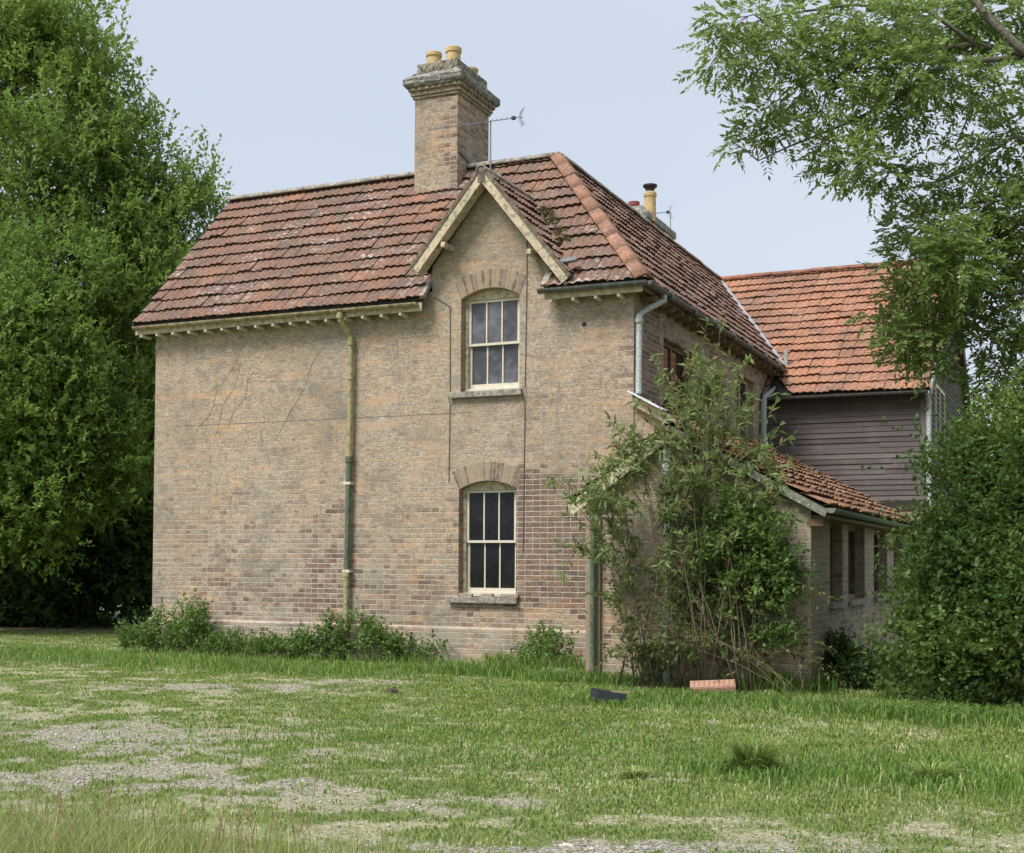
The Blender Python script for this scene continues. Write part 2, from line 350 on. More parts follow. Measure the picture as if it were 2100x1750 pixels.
# ------------------------------------------------------------------ dimensions from the camera fit (metres)
O = .2424; Hs = 5.2446; YR = 2.2689; Hr = 7.9099; XH = -2.0658; W = 8.1616
T1 = (Hr-Hs)/(YR+O)                       # front pitch
YB = 7.60; HB = 4.5995; EB = 7.35; YBR = 11.93; T2 = (Hr-HB)/(YBR-EB); XBR = 3.06
DP = 1.6748; XA = 1.0674; ZA = 3.1256; XE = 2.7157; OE = .20; ZE = 2.1107; T3 = (ZA-ZE)/(XE+OE-XA)
XL = -.22; ZL = 2.20; T3L = (ZA-ZL)/(XA-XL); ZTOP = ZA+T3*XA
GX, GZ, GY = -2.17, 7.02, -.30            # gablet apex, front of its overhang
TG = 1.24                                 # gablet pitch
VX0, VX1 = -3.10, -1.27                   # gablet cheeks

def tiled(name, P0, U, Vd, LU, LV, mat, parent, planes=(), gauge=.30, tw=.24, rolls=2, amp=.020, step=.046, seed=0, jit=.010):
    """interlocking tiles as real relief: P0 eave corner, U along the eave, Vd up the slope.
    planes = [(point, normal)]: the side the normal points to is cut away"""
    rg = np.random.default_rng(seed+5)
    P0, U, Vd = Vector(P0), Vector(U).normalized(), Vector(Vd).normalized(); N = U.cross(Vd).normalized()
    if N.z < 0: N = -N
    bm = bmesh.new(); lay = bm.faces.layers.float.new('rnd')
    nr = int(math.ceil(LV/gauge)); nc = int(math.ceil(LU/tw)); K = rolls*5
    for i in range(nr):
        for j in range(nc):
            jj = rg.normal(0, jit); ju = rg.normal(0, .003); tilt = rg.normal(0, jit*.6); rv = float(rg.random())
            if rg.random() < .02: jj += .012
            rows = []
            for (vv, hh) in ((i*gauge+.05+jj*.8, 0.), (i*gauge+jj*.8, step+jj*.6), ((i+1)*gauge+.055, .002)):
                ring = []
                for k in range(K+1):
                    f = k/K; ph = f*rolls*2*math.pi
                    prof = amp*(.5-.5*math.cos(ph))**.8
                    x = (j+f*.985)*tw+ju
                    ring.append(bm.verts.new(P0+U*x+Vd*vv+N*(hh+prof*(1 if hh > 0 else .9)+(f-.5)*tilt*(1 if hh > -.001 else 0))))
                rows.append(ring)
            for a in range(2):
                for k in range(K):
                    f = bm.faces.new((rows[a][k], rows[a][k+1], rows[a+1][k+1], rows[a+1][k])); f[lay] = rv
    for p, n in planes:
        bmesh.ops.bisect_plane(bm, geom=bm.verts[:]+bm.edges[:]+bm.faces[:], plane_co=p, plane_no=n, clear_outer=True)
    return obj(name, bm, mat, parent)
def deck(name, pts, th, mat, parent):
    """roof boarding under the tiles: polygon pts, thickness th downwards"""
    bm = bmesh.new(); add_prism(bm, [Vector(p)-Vector((0, 0, .012)) for p in pts], (0, 0, -th))
    bmesh.ops.recalc_face_normals(bm, faces=bm.faces); return obj(name, bm, mat, parent)
def ridge(name, a, b, parent, mat=None, r=.12, ang=95, L=.42, seed=0, lift=.0, flat=False):
    a, b = Vector(a), Vector(b); d = (b-a); n = max(1, round(d.length/L)); d.normalize(); up = Vector((0, 0, 1)); s = d.cross(up).normalized(); u = s.cross(d)
    rg = np.random.default_rng(seed); bm = bmesh.new(); lay = bm.faces.layers.float.new('rnd'); l = (b-a).length/n
    for i in range(n):
        rv = float(rg.random()); r0 = r*(1+.04*rg.random()); h = rg.normal(0, .005); pr = []
        for (t, rr) in ((i*l-.015, r0*1.06), ((i+1)*l, r0)):
            ring = []
            for q in (0, 1):
                for k in np.linspace(-ang, ang, 9) if q == 0 else np.linspace(ang, -ang, 9):
                    R = rr-(0 if q == 0 else .02)
                    if flat:
                        kk_ = k/ang; ring.append(bm.verts.new(a+d*t+s*kk_*rr+u*((.055 if q == 0 else .03)-abs(kk_)*.085+(rr-r0)*.6+h+lift))); continue
                    ring.append(bm.verts.new(a+d*t+s*math.sin(R_(k))*R+u*(math.cos(R_(k))*R*.75+h+lift)))
            pr.append(ring)
        m = len(pr[0])
        for k in range(m):
            f = bm.faces.new((pr[0][k], pr[1][k], pr[1][(k+1) % m], pr[0][(k+1) % m])); f[lay] = rv
        for rg_, o_ in ((pr[0], 1), (pr[1], -1)):
            for k in range(8):
                f = bm.faces.new((rg_[k], rg_[k+1], rg_[m-2-k], rg_[m-1-k])[::o_]); f[lay] = rv
    return obj(name, bm, mat or M_ridge, parent, True)

# ================================================================== THE HOUSE
house = tag(empty('brick_house', (-4, 3, 0)), 'two storey buff brick house with brown tiled roof, small front gable and big chimney', 'house')
Dback = 2*YR
# --- walls
bm = bmesh.new()
zt = 5.40
slope_top = lambda x: GZ-TG*abs(x-GX)-.10
add_prism(bm, [(-W, 0, 0), (0, 0, 0), (0, 0, zt), (VX1, 0, zt), (VX1, 0, slope_top(VX1)), (GX, 0, slope_top(GX)), (VX0, 0, slope_top(VX0)), (VX0, 0, zt), (-W, 0, zt)], (0, .30, 0))
bmesh.ops.recalc_face_normals(bm, faces=bm.faces)
front = obj('wall', bm, MB_, house)
def arch_cutter(x0, x1, z0, zs, zc, y0=-.2, y1=.5):
    xc = (x0+x1)/2; pts = [(x0, y0, z0), (x1, y0, z0)]
    for t in np.linspace(1, -1, 11): pts.append((xc+t*(x1-x0)/2, y0, zs+(zc-zs)*(1-t*t)))
    b = bmesh.new(); add_prism(b, pts, (0, y1-y0, 0)); bmesh.ops.recalc_face_normals(b, faces=b.faces)
    return obj('cutter', b, MB_)
WU = (-2.625, -1.70, 3.90, 5.255, 5.385); WL = (-2.64, -1.735, .96, 2.505, 2.62)
front_off = house.location
for a in (WU, WL):
    c = arch_cutter(*a)
    c.location = (0, 0, 0)
    front.parent = None; front.location = house.location
    bpy.context.view_layer.update()
    cut(front, [c])
front.parent = house; front.location = (0, 0, 0)
bm = bmesh.new()
add_prism(bm, [(0, .30, 0), (0, YB+.5, 0), (0, YB+.5, zt), (0, .30, zt)], (-.30, 0, 0)); bmesh.ops.recalc_face_normals(bm, faces=bm.faces)
sidew = obj('wall', bm, MBs, house)
SW = [(1.33, 2.78, 3.25, 4.74), (5.55, 6.75, 3.72, 4.80)]
sidew.parent = None; sidew.location = house.location; cs = []
for (y0, y1, z0, z1) in SW:
    b = bmesh.new(); add_box(b, -.5, .2, y0, y1, z0, z1); cs.append(obj('cutter', b, MBs))
bpy.context.view_layer.update(); cut(sidew, cs); sidew.parent = house; sidew.location = (0, 0, 0)
bm = bmesh.new()      # rear and end walls, with the gable of the left end
add_prism(bm, [(-W, .30, 0), (-W, Dback, 0), (-W, Dback, zt), (-W, YR, Hr-.12), (-W, .30, zt+.25)], (.3, 0, 0))
add_box(bm, -W+.3, -4.4, Dback-.3, Dback, 0, zt)
add_box(bm, -4.7, -4.4, Dback, YBR, 0, zt)
bmesh.ops.recalc_face_normals(bm, faces=bm.faces)
obj('wall', bm, MB_, house)
bm = bmesh.new(); add_box(bm, -W-.035, -.02, -.035, .02, -.1, .50, 0)      # plinth with a bevelled top course
add_prism(bm, [(-W-.035, -.035, .50), (-W-.035, -.004, .535), (-W-.035, .02, .535), (-W-.035, .02, .50)], (W+.015, 0, 0))
bmesh.ops.recalc_face_normals(bm, faces=bm.faces); obj('plinth', bm, MBp, house)

# gauged brick arches over the windows
def arch_bricks(x0, x1, zs, zc, h, y, nb=15, parent=None):
    g = bmesh.new(); lay = g.faces.layers.float.new('rnd'); xc = (x0+x1)/2
    for i in range(nb):
        t0, t1 = -1+2*i/nb+.012, -1+2*(i+1)/nb-.012; rv = random.random()
        def P(t, k): # k=0 bottom 1 top
            z = zs+(zc-zs)*(1-t*t)+.004; n = Vector((t*.42, 0, 1)).normalized()
            return Vector((xc+t*(x1-x0)/2*1.04, 0, z))+n*h*k*(.94+.06*rv)
        n0 = len(g.faces)
        add_prism(g, [P(t0, 0)+Vector((0, y, 0)), P(t1, 0)+Vector((0, y, 0)), P(t1, 1)+Vector((0, y, 0)), P(t0, 1)+Vector((0, y, 0))], (0, .05, 0))
        g.faces.ensure_lookup_table()
        for f in g.faces[n0:]: f[lay] = rv
    bmesh.ops.recalc_face_normals(g, faces=g.faces)
    return obj('brick_arch', g, M_arch, parent)
g = G('arch_brick'); cc = g.ramp(g.attr('rnd'), [(0, (.27, .215, .155)), (.3, (.30, .24, .17)), (.36, (.14, .10, .08)), (.66, (.13, .09, .072)), (.75, (.28, .22, .155)), (.88, (.14, .095, .075)), (1, (.26, .20, .145))])
cc = g.mix(g.rng(g.noise(9, 5, .7), .42, .65, 0., .7), cc, (.345, .285, .20)); g.bsdf(cc, .93, g.bump(g.noise(40, 4), .004)); M_arch = g.m
arch_bricks(WU[0], WU[1], WU[3], WU[4], .27, -.0025, 19, house)
arch_bricks(WL[0], WL[1], WL[3], WL[4], .27, -.0025, 19, house)

def sash_window(x0, x1, z0, zs, zc, pane_m, parent, y=.125, dirt=0):
    win = empty('window', ((x0+x1)/2, y, z0)); setp(win, parent)
    xc = (x0+x1)/2; b = bmesh.new(); fw = .055
    add_box(b, x0+.004, x0+fw, y, y+.10, z0+.02, zs+.02); add_box(b, x1-fw, x1-.004, y, y+.10, z0+.02, zs+.02)
    # arched head board
    pts = [(x0+fw, y, zs-.012), (x1-fw, y, zs-.012)]
    for t in np.linspace(1, -1, 11):
        xx = xc+t*(x1-x0-2*fw)/2; tt = (xx-xc)/((x1-x0)/2); pts.append((xx, y, zs+(zc-zs)*(1-tt*tt)-.004))
    add_prism(b, pts, (0, .12, 0)); bmesh.ops.recalc_face_normals(b, faces=b.faces)
    obj('frame', b, M_cream, win)
    b = bmesh.new(); add_box(b, x0+.004, x1-.004, y-.012, y+.12, z0+.004, z0+.055, .006); obj('frame_sill', b, M_white, win)
    zm = (z0+.055+zs-.012)/2+.0
    ix0, ix1 = x0+fw+.003, x1-fw-.003
    for k, (a, c_, yy) in enumerate(((z0+.058, zm+.018, y+.055), (zm-.018, zs-.015, y+.018))):   # lower sash sits behind the upper
        s_ = bmesh.new(); rl = .038
        add_box(s_, ix0, ix0+rl, yy, yy+.035, a, c_); add_box(s_, ix1-rl, ix1, yy, yy+.035, a, c_)
        add_box(s_, ix0+rl, ix1-rl, yy, yy+.035, a, a+(.07 if k == 0 else .035)); add_box(s_, ix0+rl, ix1-rl, yy, yy+.035, c_-.035, c_)
        sash = obj('sash', s_, M_white, win)
        pw = (ix1-ix0-2*rl)/3
        s_ = bmesh.new()
        for i in (1, 2): add_box(s_, ix0+rl+pw*i-.010, ix0+rl+pw*i+.010, yy+.003, yy+.032, a+.035, c_-.035)
        obj('glazing_bar', s_, M_white, win)
        for i in range(3):
            p_ = bmesh.new(); add_box(p_, ix0+rl+pw*i+.011, ix0+rl+pw*(i+1)-.011, yy+.016+.002*i, yy+.020+.002*i, a+.03, c_-.03)
            obj('pane', p_, pane_m, win)
    b = bmesh.new(); add_box(b, x0-.03, x1+.03, y+.121, y+.13, z0, zc+.05); obj('dark_backing', b, M_dark, win)  # dark sheet behind the panes stands in for the unlit interior
    return win
def setp(o, parent):
    base = Vector((0, 0, 0)); q = parent
    while q: base += q.location; q = q.parent
    o.parent = parent; o.location = o.location-base
sash_window(*WU, M_pane_up, house); sash_window(*WL, M_pane_lo, house)
for (x0, x1, z) in ((WU[0]-.15, WU[1]+.06, WU[2]), (WL[0]-.14, WL[1]+.04, WL[2])):
    b = bmesh.new(); add_box(b, x0, x1, -.075, .14, z-.085, z+.0, .008); obj('window_sill', b, M_stone, house)
M_brk = simple('broken_sill_timber', (.33, .27, .20), .9, .3, 14)
for (x, l, h, r) in ((-2.60, .2, .05, .1), (-2.25, .18, .05, -.05), (-1.95, .24, .04, .04), (-1.80, .12, .045, 0)):
    b = bmesh.new(); add_beam(b, (x, -.035, .985+r*.05), (x+l, -.03, .985-r*.05), .06, h); obj('broken_sill_piece', b, M_brk, house)
# side windows
def side_window(y0, y1, z0, z1, X, n, parent, fm, pm, dep=.10, sill=True):
    win = empty('window', (X, (y0+y1)/2, z0)); setp(win, parent); f = .06; xo = X-dep
    b = bmesh.new()
    add_box(b, xo-.06, xo, y0+.003, y0+f, z0+.003, z1-.003); add_box(b, xo-.06, xo, y1-f, y1-.003, z0+.003, z1-.003)
    add_box(b, xo-.06, xo-.002, y0+f, y1-f, z0+.003, z0+f); add_box(b, xo-.06, xo-.002, y0+f, y1-f, z1-f, z1-.003)
    for i in range(1, n): 
        yy = y0+(y1-y0)*i/n; add_box(b, xo-.055, xo-.006, yy-.025, yy+.025, z0+f, z1-f)
    obj('frame', b, fm, win)
    for i in range(n):
        a = y0+(y1-y0)*i/n+(.026 if i else f); c_ = y0+(y1-y0)*(i+1)/n-(.026 if i < n-1 else f)
        b = bmesh.new(); add_box(b, xo-.035, xo-.031, a, c_, z0+f, z1-f); obj('pane', b, pm, win)
    if sill:
        b = bmesh.new(); add_box(b, X-dep+.002, X+.06, y0-.05, y1+.05, z0-.07, z0+.001, .006); obj('sill', b, M_stone, win)
    return win
side_window(*SW[0], 0., 2, house, M_brownw, M_pane_side)
side_window(*SW[1], 0., 2, house, M_cream, M_pane_side)

# --- roof
roof = empty('roof', (-4, 3, Hs)); setp(roof, house)
P = Vector
XW0 = -W-.2728
vf = (0, 1, T1); LVf = math.hypot(YR+O, Hr-Hs)
hipA, hipB = P((O, -O, Hs)), P((XH, YR, Hr)); hn = P((hipB.y-hipA.y, -(hipB.x-hipA.x), 0)).normalized()   # points to +x,+y side
if hn.dot(P((1, 0, 0))) < 0: hn = -hn
tiled('roof_tiles', (XW0, -O, Hs), (1, 0, 0), vf, 8.8, LVf, M_tile, roof, [((0, YR+.0, 0), (0, 1, 0)), (hipA, hn), ((VX0-.05, 0, 0), (1, 0, 0))], seed=1)
tiled('roof_tiles', (VX1+.02, -O, Hs), (1, 0, 0), vf, 2.2, LVf, M_tile, roof, [((0, YR, 0), (0, 1, 0)), (hipA, hn)], seed=2)
tiled('roof_tiles', (VX0-.05, .55, Hs+T1*(.55+O)), (1, 0, 0), vf, VX1-VX0+.07, LVf-.8*math.hypot(1, T1), M_tile, roof, [((0, YR, 0), (0, 1, 0)), (hipA, hn)], seed=3, tw=(VX1-VX0+.07)/8)
TE = (Hr-Hs)/(O-XH); LVe = math.hypot(O-XH, Hr-Hs)
tiled('roof_tiles', (O, -O, Hs), (0, 1, 0), (-1, 0, TE), YBR+O+.1, LVe, M_tile, roof, [(hipA, -hn), ((XH, 0, 0), (-1, 0, 0)), ((0, YBR+.05, 0), (0, 1, 0))], seed=4)
XWW = 2*XH-O
deck('roof_deck', [(XW0+.02, -O+.03, Hs+.03*T1), (VX0-.05, -O+.03, Hs+.03*T1), (VX0-.05, YR, Hr), (XW0+.02, YR, Hr)], .05, M_dark, roof)
deck('roof_deck', [(VX1+.03, -O+.03, Hs+.03*T1), (O-.03, -O+.03, Hs+.03*T1), hipA.lerp(hipB, (O-VX1-.03)/(O-XH))+P((0, 0, -.01))], .05, M_dark, roof)
deck('roof_deck', [(O-.03, -O+.03, Hs+.03*TE), (O-.03, 8.6, Hs+.03*TE), (XH, YBR, Hr), (XH, YR, Hr)], .05, M_dark, roof)
deck('roof_deck', [(XW0+.02, Dback+O, Hs), (XW0+.02, YR, Hr), (XH, YR, Hr), (XWW, Dback+O, Hs)], .05, M_tile, roof)
deck('roof_deck', [(XWW, Dback+O, Hs), (XH, YR, Hr), (XH, YBR, Hr), (XWW, YBR, Hs)], .05, M_tile, roof)
ridge('ridge_tiles', (XW0, YR, Hr+.005), (XH-.05, YR, Hr+.005), roof, M_cap, .115, seed=1)
ridge('ridge_tiles', (XH, YR+.05, Hr+.005), (XH, YBR, Hr+.005), roof, M_cap, .115, seed=2)
ridge('hip_tiles', hipA+P((-.02, .02, .02)), hipB+P((0, 0, .02)), roof, M_ridge, .135, 78, .44, seed=3, lift=.03, flat=True)
# mortar verge of the left end and barge underneath
b = bmesh.new(); add_beam(b, (XW0+.02, -O, Hs-.05), (XW0+.02, YR, Hr-.05), .03, .12); add_beam(b, (XW0+.02, 2*YR+O, Hs-.05), (XW0+.02, YR, Hr-.05), .03, .12); obj('verge_board', b, M_dark, roof)
# broken lower corner tiles either side of the gablet: stained cream verge pieces
b = bmesh.new()
add_beam(b, (VX0-.03, -O-.02, Hs+.03), (VX0-.03, .15, Hs+.03+T1*.40), .07, .06); obj('verge_mortar', b, M_cap, roof); b = bmesh.new()
add_beam(b, (VX1+.05, -O-.01, Hs+.04), (VX1+.05, .1, Hs+.04+T1*.34), .10, .05)
obj('verge_mortar', b, M_cap, roof)
# lead valley between the house roof and the annex roof
yv0 = EB+(Hs-HB)/T2
b = bmesh.new(); add_beam(b, (O-.02, yv0-.03, Hs+.05), (XH, YBR-.03, Hr+.05), .14, .04); obj('valley_lead', b, M_lead, roof)
b = bmesh.new(); add_beam(b, (O-.02, yv0+.12, Hs+.045), (XH, YBR+.12, Hr+.045), .10, .03); obj('valley_gutter', b, M_dark, roof)
# eaves: fascia, rafter ends, gutters
b = bmesh.new(); add_box(b, XW0+.03, VX0-.06, -O+.03, -O+.055, Hs-.155, Hs-.01); obj('fascia', b, M_cream, roof)
b = bmesh.new(); add_box(b, VX1+.04, O-.05, -O+.03, -O+.055, Hs-.15, Hs-.01); obj('fascia', b, M_cream, roof)
b = bmesh.new(); add_box(b, O-.06, O-.035, -O+.062, yv0, Hs-.12, Hs-.01); obj('fascia', b, M_brownw, roof)
def rafter_end(p, axis):
    b = bmesh.new()
    if axis == 'y': add_box(b, p[0]-.021, p[0]+.021, -O+.005, -.002, p[2]-.022, p[2]+.022, .006)
    else: add_box(b, .002, O-.005, p[1]-.024, p[1]+.024, p[2]-.035, p[2]+.035, .004)
    return b
M_raf = simple('white_rafter_paint', (.66, .61, .50), .7, .1, 10)
x = XW0+.16
while x < VX0-.1: obj('rafter_end', rafter_end((x, 0, Hs-.180), 'y'), M_raf, roof); x += .318
x = VX1+.14
while x < O-.15: obj('rafter_end', rafter_end((x, 0, Hs-.175), 'y'), M_raf, roof); x += .33
y = .3
while y < yv0-.3: obj('rafter_end', rafter_end((0, y, Hs-.158), 'x'), M_brownw, roof); y += .40
b = bmesh.new(); gutter(b, (XW0+.05, -O-.035, Hs-.035), (VX0-.10, -O-.035, Hs-.045), .05); obj('gutter', b, simple('stained_cream_gutter', (.36, .31, .19), .6, .3, 7, .003, (.2, .13, .08)), roof)
b = bmesh.new(); gutter(b, (VX1-.02, -O-.045, Hs-.02), (O+.045, -O-.045, Hs-.03), .062); obj('gutter', b, M_gut, roof)
b = bmesh.new(); gutter(b, (O+.05, -O-.045, Hs-.03), (O+.05, yv0+.05, Hs-.055), .062)
for y in np.arange(.6, yv0, 1.15): add_beam(b, (O+.05, y, Hs-.06), (O+.05, y+.05, Hs-.06), .15, .13)
obj('gutter', b, M_gut, roof)
# --- gablet
gab = empty('front_gable', (GX, 0, zt)); setp(gab, house)
yg = (GZ-Hs)/T1-O
for sgn, sd in ((-1, 11), (1, 12)):
    ex = 1.30 if sgn > 0 else 1.02
    L = math.hypot(ex, ex*TG)
    P0 = (GX+sgn*ex, GY, GZ-TG*ex)
    # valley: keep only what is above the main roof plane
    vn = P((0, T1, -1)).normalized(); vp = P((0, -O, Hs-.02))
    tiled('gable_tiles', P0, (0, 1, 0), (-sgn, 0, TG), yg-GY+.1, L, M_tile, gab, [(vp, vn), ((GX, 0, 0), (-sgn, 0, 0))], seed=sd, tw=.24, gauge=.26)
    # ex at the eave is widest at the back; front barge
    b = bmesh.new(); zz = GZ
    a1, a2 = P((GX+sgn*(-.01), GY+.015, GZ-.09)), P((GX+sgn*(ex+.03 if sgn < 0 else ex-.02), GY+.015, GZ-.09-TG*(ex+.0)))
    add_beam(b, a1, a2, .035, .15, (0, 1, 0)) if False else add_beam(b, a1, a2, .035, .115, P((sgn*TG, 0, 1)))
    obj('bargeboard', b, M_barge, gab)
    b = bmesh.new(); nrm = P((sgn*TG, 0, 1)).normalized(); add_beam(b, a1+nrm*.085+P((0, .01, 0)), a2+nrm*.085+P((0, .01, 0)), .08, .05, nrm); obj('tile_verge', b, M_moss, gab)
    b = bmesh.new(); add_beam(b, a1+P((0, .10, -.05)), a2+P((0, .10, -.05)), .16, .05, P((sgn*TG, 0, 1))); obj('gable_soffit', b, M_cream, gab)
    mid = a1.lerp(a2, .66)
    b = bmesh.new(); add_box(b, mid.x-sgn*.10-.035, mid.x-sgn*.10+.035, GY-.03, -.002, mid.z-.14, mid.z-.07, .006); obj('purlin_end', b, M_cream, gab)
    dk = bmesh.new(); e = P((sgn*ex, 0, -TG*ex))
    add_prism(dk, [P((GX, GY+.035, GZ-.02)), P((GX, yg, GZ-.02)), P((GX, GY+.035, GZ-.02))+e*1.0+P((0, (yg-GY)*.18, 0)), P((GX, GY+.035, GZ-.02))+e*.999], (0, 0, -.05))
    bmesh.ops.recalc_face_normals(dk, faces=dk.faces); obj('gable_deck', dk, M_dark, gab)
b = bmesh.new(); add_box(b, GX-.055, GX+.055, GY-.012, GY+.05, GZ-.20, GZ+.03, .01); obj('apex_block', b, M_moss, gab)
ridge('ridge_tiles', (GX, GY-.01, GZ+.0), (GX, yg+.05, GZ+.0), gab, M_cap, .075, 120, .4, seed=6)
b = bmesh.new()
add_beam(b, (-1.02, -.20, 5.60), (-.78, -.14, 5.64), .14, .05); obj('torn_lead', b, M_lead, gab)

# --- big chimney
def chimney(parent, x0, x1, y0, y1, zb, zt_, mat):
    ch = empty('chimney', ((x0+x1)/2, (y0+y1)/2, zb)); setp(ch, parent)
    b = bmesh.new(); add_box(b, x0, x1, y0, y1, zb, zt_); obj('stack', b, mat, ch); return ch
CX0, CX1, CY0, CY1 = -4.42, -3.637, 1.828, 3.0
ch = chimney(house, CX0, CX1, CY0, CY1, 7.2, 9.04, MBc)
b = bmesh.new()
for k, (z0, z1, e) in enumerate(((9.04, 9.085, .03), (9.085, 9.155, .055), (9.155, 9.215, .085))):
    add_box(b, CX0-e, CX1+e, CY0-e, CY1+e, z0, z1-.002, .006)
n = 7
for i in range(n): xx = CX0-.05+(CX1-CX0+.1)*(i+.5)/n; add_box(b, xx-.035, xx+.035, CY0-.10, CY0-.04, 9.16, 9.214)
for i in range(9): yy = CY0-.05+(CY1-CY0+.1)*(i+.5)/9; add_box(b, CX1+.04, CX1+.10, yy-.035, yy+.035, 9.16, 9.214)
obj('corbel', b, simple('sooty_corbel_brick', (.22, .17, .125), .95, .4, 12, .008, (.40, .35, .27), (.5, .6)), ch)
b = bmesh.new(); e = .13
ring = lambda e, z: [b.verts.new(p) for p in ((CX0-e, CY0-e, z), (CX1+e, CY0-e, z), (CX1+e, CY1+e, z), (CX0-e, CY1+e, z))]
rr = [ring(.12, 9.215), ring(.15, 9.26), ring(.15, 9.345), ring(.03, 9.44), ring(.03, 9.46)]
for a_, c_ in zip(rr, rr[1:]):
    for i in range(4): b.faces.new((a_[i], a_[(i+1) % 4], c_[(i+1) % 4], c_[i]))
b.faces.new(rr[0][::-1]); b.faces.new(rr[-1])
bmesh.ops.subdivide_edges(b, edges=b.edges[:], cuts=6, use_grid_fill=True)
for v in b.verts: v.co += P((random.uniform(-.006, .006), random.uniform(-.006, .006), random.uniform(-.008, .008)))
obj('cornice', b, M_cement, ch)
b = bmesh.new(); add_box(b, CX0+.02, CX1-.02, CY0+.02, CY1-.02, 9.45, 9.63, .015); 
obj('crown', b, simple('crown_course', (.30, .26, .20), .95, .5, 11, .012, (.07, .065, .06), (.48, .56)), ch)
for (px, y, h) in ((890, 2.03, .24), (930, 2.12, .31), (965, 2.72, .17)):
    c = atY(px, 120, y)
    b = bmesh.new(); r = .125
    add_lathe(b, (c.x, y, 9.61), [(r*.98, 0), (r*.93, h*.7), (r*.93, h*.72), (r*1.06, h*.74), (r*1.08, h*.96), (r*1.0, h), (r*.78, h), (r*.76, h*.5)], 22)
    obj('chimney_pot', b, M_pot, ch, False)
b = bmesh.new(); add_beam(b, (CX1+.012, CY0+.05, 8.12), (CX1+.012, YR+.2, 7.99), .03, .07); obj('flashing', b, M_gut, ch); b = bmesh.new(); add_beam(b, (CX0-.02, CY0-.012, 7.43), (CX1+.02, CY0-.012, 7.43), .035, .05)
obj('flashing', b, M_gut, ch)
# --- second chimney, behind the cross wing's ridge
c2 = chimney(house, -3.02, -2.52, 7.72, 9.45, 7.2, 8.33, MBc)
b = bmesh.new(); add_box(b, -3.05, -2.33, 7.62, 9.55, 8.33, 8.47, .012)
rr = []
for e, z in ((.0, 8.362), (.14, 8.52)): rr.append([b.verts.new(p) for p in ((-3.02+e, 7.65+e, z+.11), (-2.36-e, 7.65+e, z+.11), (-2.36-e, 9.52-e, z+.11), (-3.02+e, 9.52-e, z+.11))])
for i in range(4): b.faces.new((rr[0][i], rr[0][(i+1) % 4], rr[1][(i+1) % 4], rr[1][i]))
b.faces.new(rr[1]); obj('cap', b, M_cement, c2)
b = bmesh.new(); cc_ = atY(1333, 440, 8.0); add_lathe(b, (cc_.x, 8.0, 8.33), [(.125, 0), (.115, .50), (.13, .51), (.135, .57), (.12, .60), (.09, .6)], 20); obj('chimney_pot', b, M_pot, c2)
b = bmesh.new(); add_lathe(b, (cc_.x, 8.0, 8.89), [(.09, 0), (.085, .10), (.145, .16), (.145, .19), (.05, .215)], 20); obj('cowl', b, M_black, c2)
cc_ = atY(1300, 440, 8.7)
b = bmesh.new(); add_lathe(b, (cc_.x, 8.7, 8.58), [(.12, 0), (.105, .30), (.12, .31), (.12, .40), (.09, .4)], 20); obj('chimney_pot', b, M_potr, c2)

# --- rainwater pipes
def pipe(pts, r, mat, parent, name='downpipe', collars=(), cm=None, seg=12):
    b = bmesh.new(); add_tube(b, pts, r, seg); pts = [P(p) for p in pts]
    for (p, h) in collars: add_tube(b, [P(p)-P((0, 0, h/2)), P(p)+P((0, 0, h/2))], r*1.3, seg)
    return obj(name, b, mat, parent, False)
pipe([(-4.50, -O-.03, 5.16), (-4.50, -O-.02, 5.04), (-4.47, -.19, 4.96), (-4.43, -.09, 4.82), (-4.42, -.08, 4.70)], .042, M_yell, house, collars=[((-4.425, -.08, 4.72), .06), ((-4.5, -O-.03, 5.10), .07)])
pipe([(-4.42, -.08, 4.70), (-4.437, -.08, 3.02)], .038, M_yell, house, collars=[((-4.425, -.08, 4.2), .05), ((-4.437, -.08, 3.05), .07)])
pipe([(-4.437, -.08, 3.02), (-4.46, -.08, 1.27)], .045, M_green, house, collars=[((-4.44, -.08, 2.98), .08)])
pipe([(-4.46, -.08, 1.27), (-4.465, -.08, .05)], .042, M_yell, house, collars=[((-4.46, -.08, 1.27), .08)])
for z in (2.62, 1.31): b = bmesh.new(); add_box(b, -4.51, -4.39, -.128, -.002, z-.02, z+.02, .004); obj('pipe_bracket', b, M_white, house)
g1 = atX(1362, 622, O+.05); 
pipe([(O+.05, g1.y, Hs-.07), (O+.05, g1.y, Hs-.16), (.16, g1.y-.25, Hs-.30), (.075, g1.y-.42, Hs-.42), (.075, g1.y-.44, 3.75)], .042, M_greyp, house, collars=[((.075, g1.y-.43, 4.75), .06)])
g2 = yv0
pipe([(O+.06, g2+.05, Hs-.02), (O+.04, g2-.05, Hs-.18), (.20, g2-.50, Hs-.45), (.085, g2-.95, Hs-.66), (.08, g2-1.0, Hs-.80), (.08, g2-1.0, 3.5)], .055, M_greyp, house)
b = bmesh.new(); add_box(b, O+.0, O+.07, g2-.02, g2+.05, Hs-.05, Hs+.36, .006); obj('valley_post', b, simple('grey_slate', (.33, .35, .34), .8, .2, 12), house)
b = bmesh.new(); 
for i in range(4): add_beam(b, (O+.12+i*.09, g2+.12+i*.02, Hs-.11-.01*i), (O+.24+i*.09, g2+.14+i*.02, Hs-.12+.012*i), .20, .03)
obj('white_flashing', b, M_whsh, house)
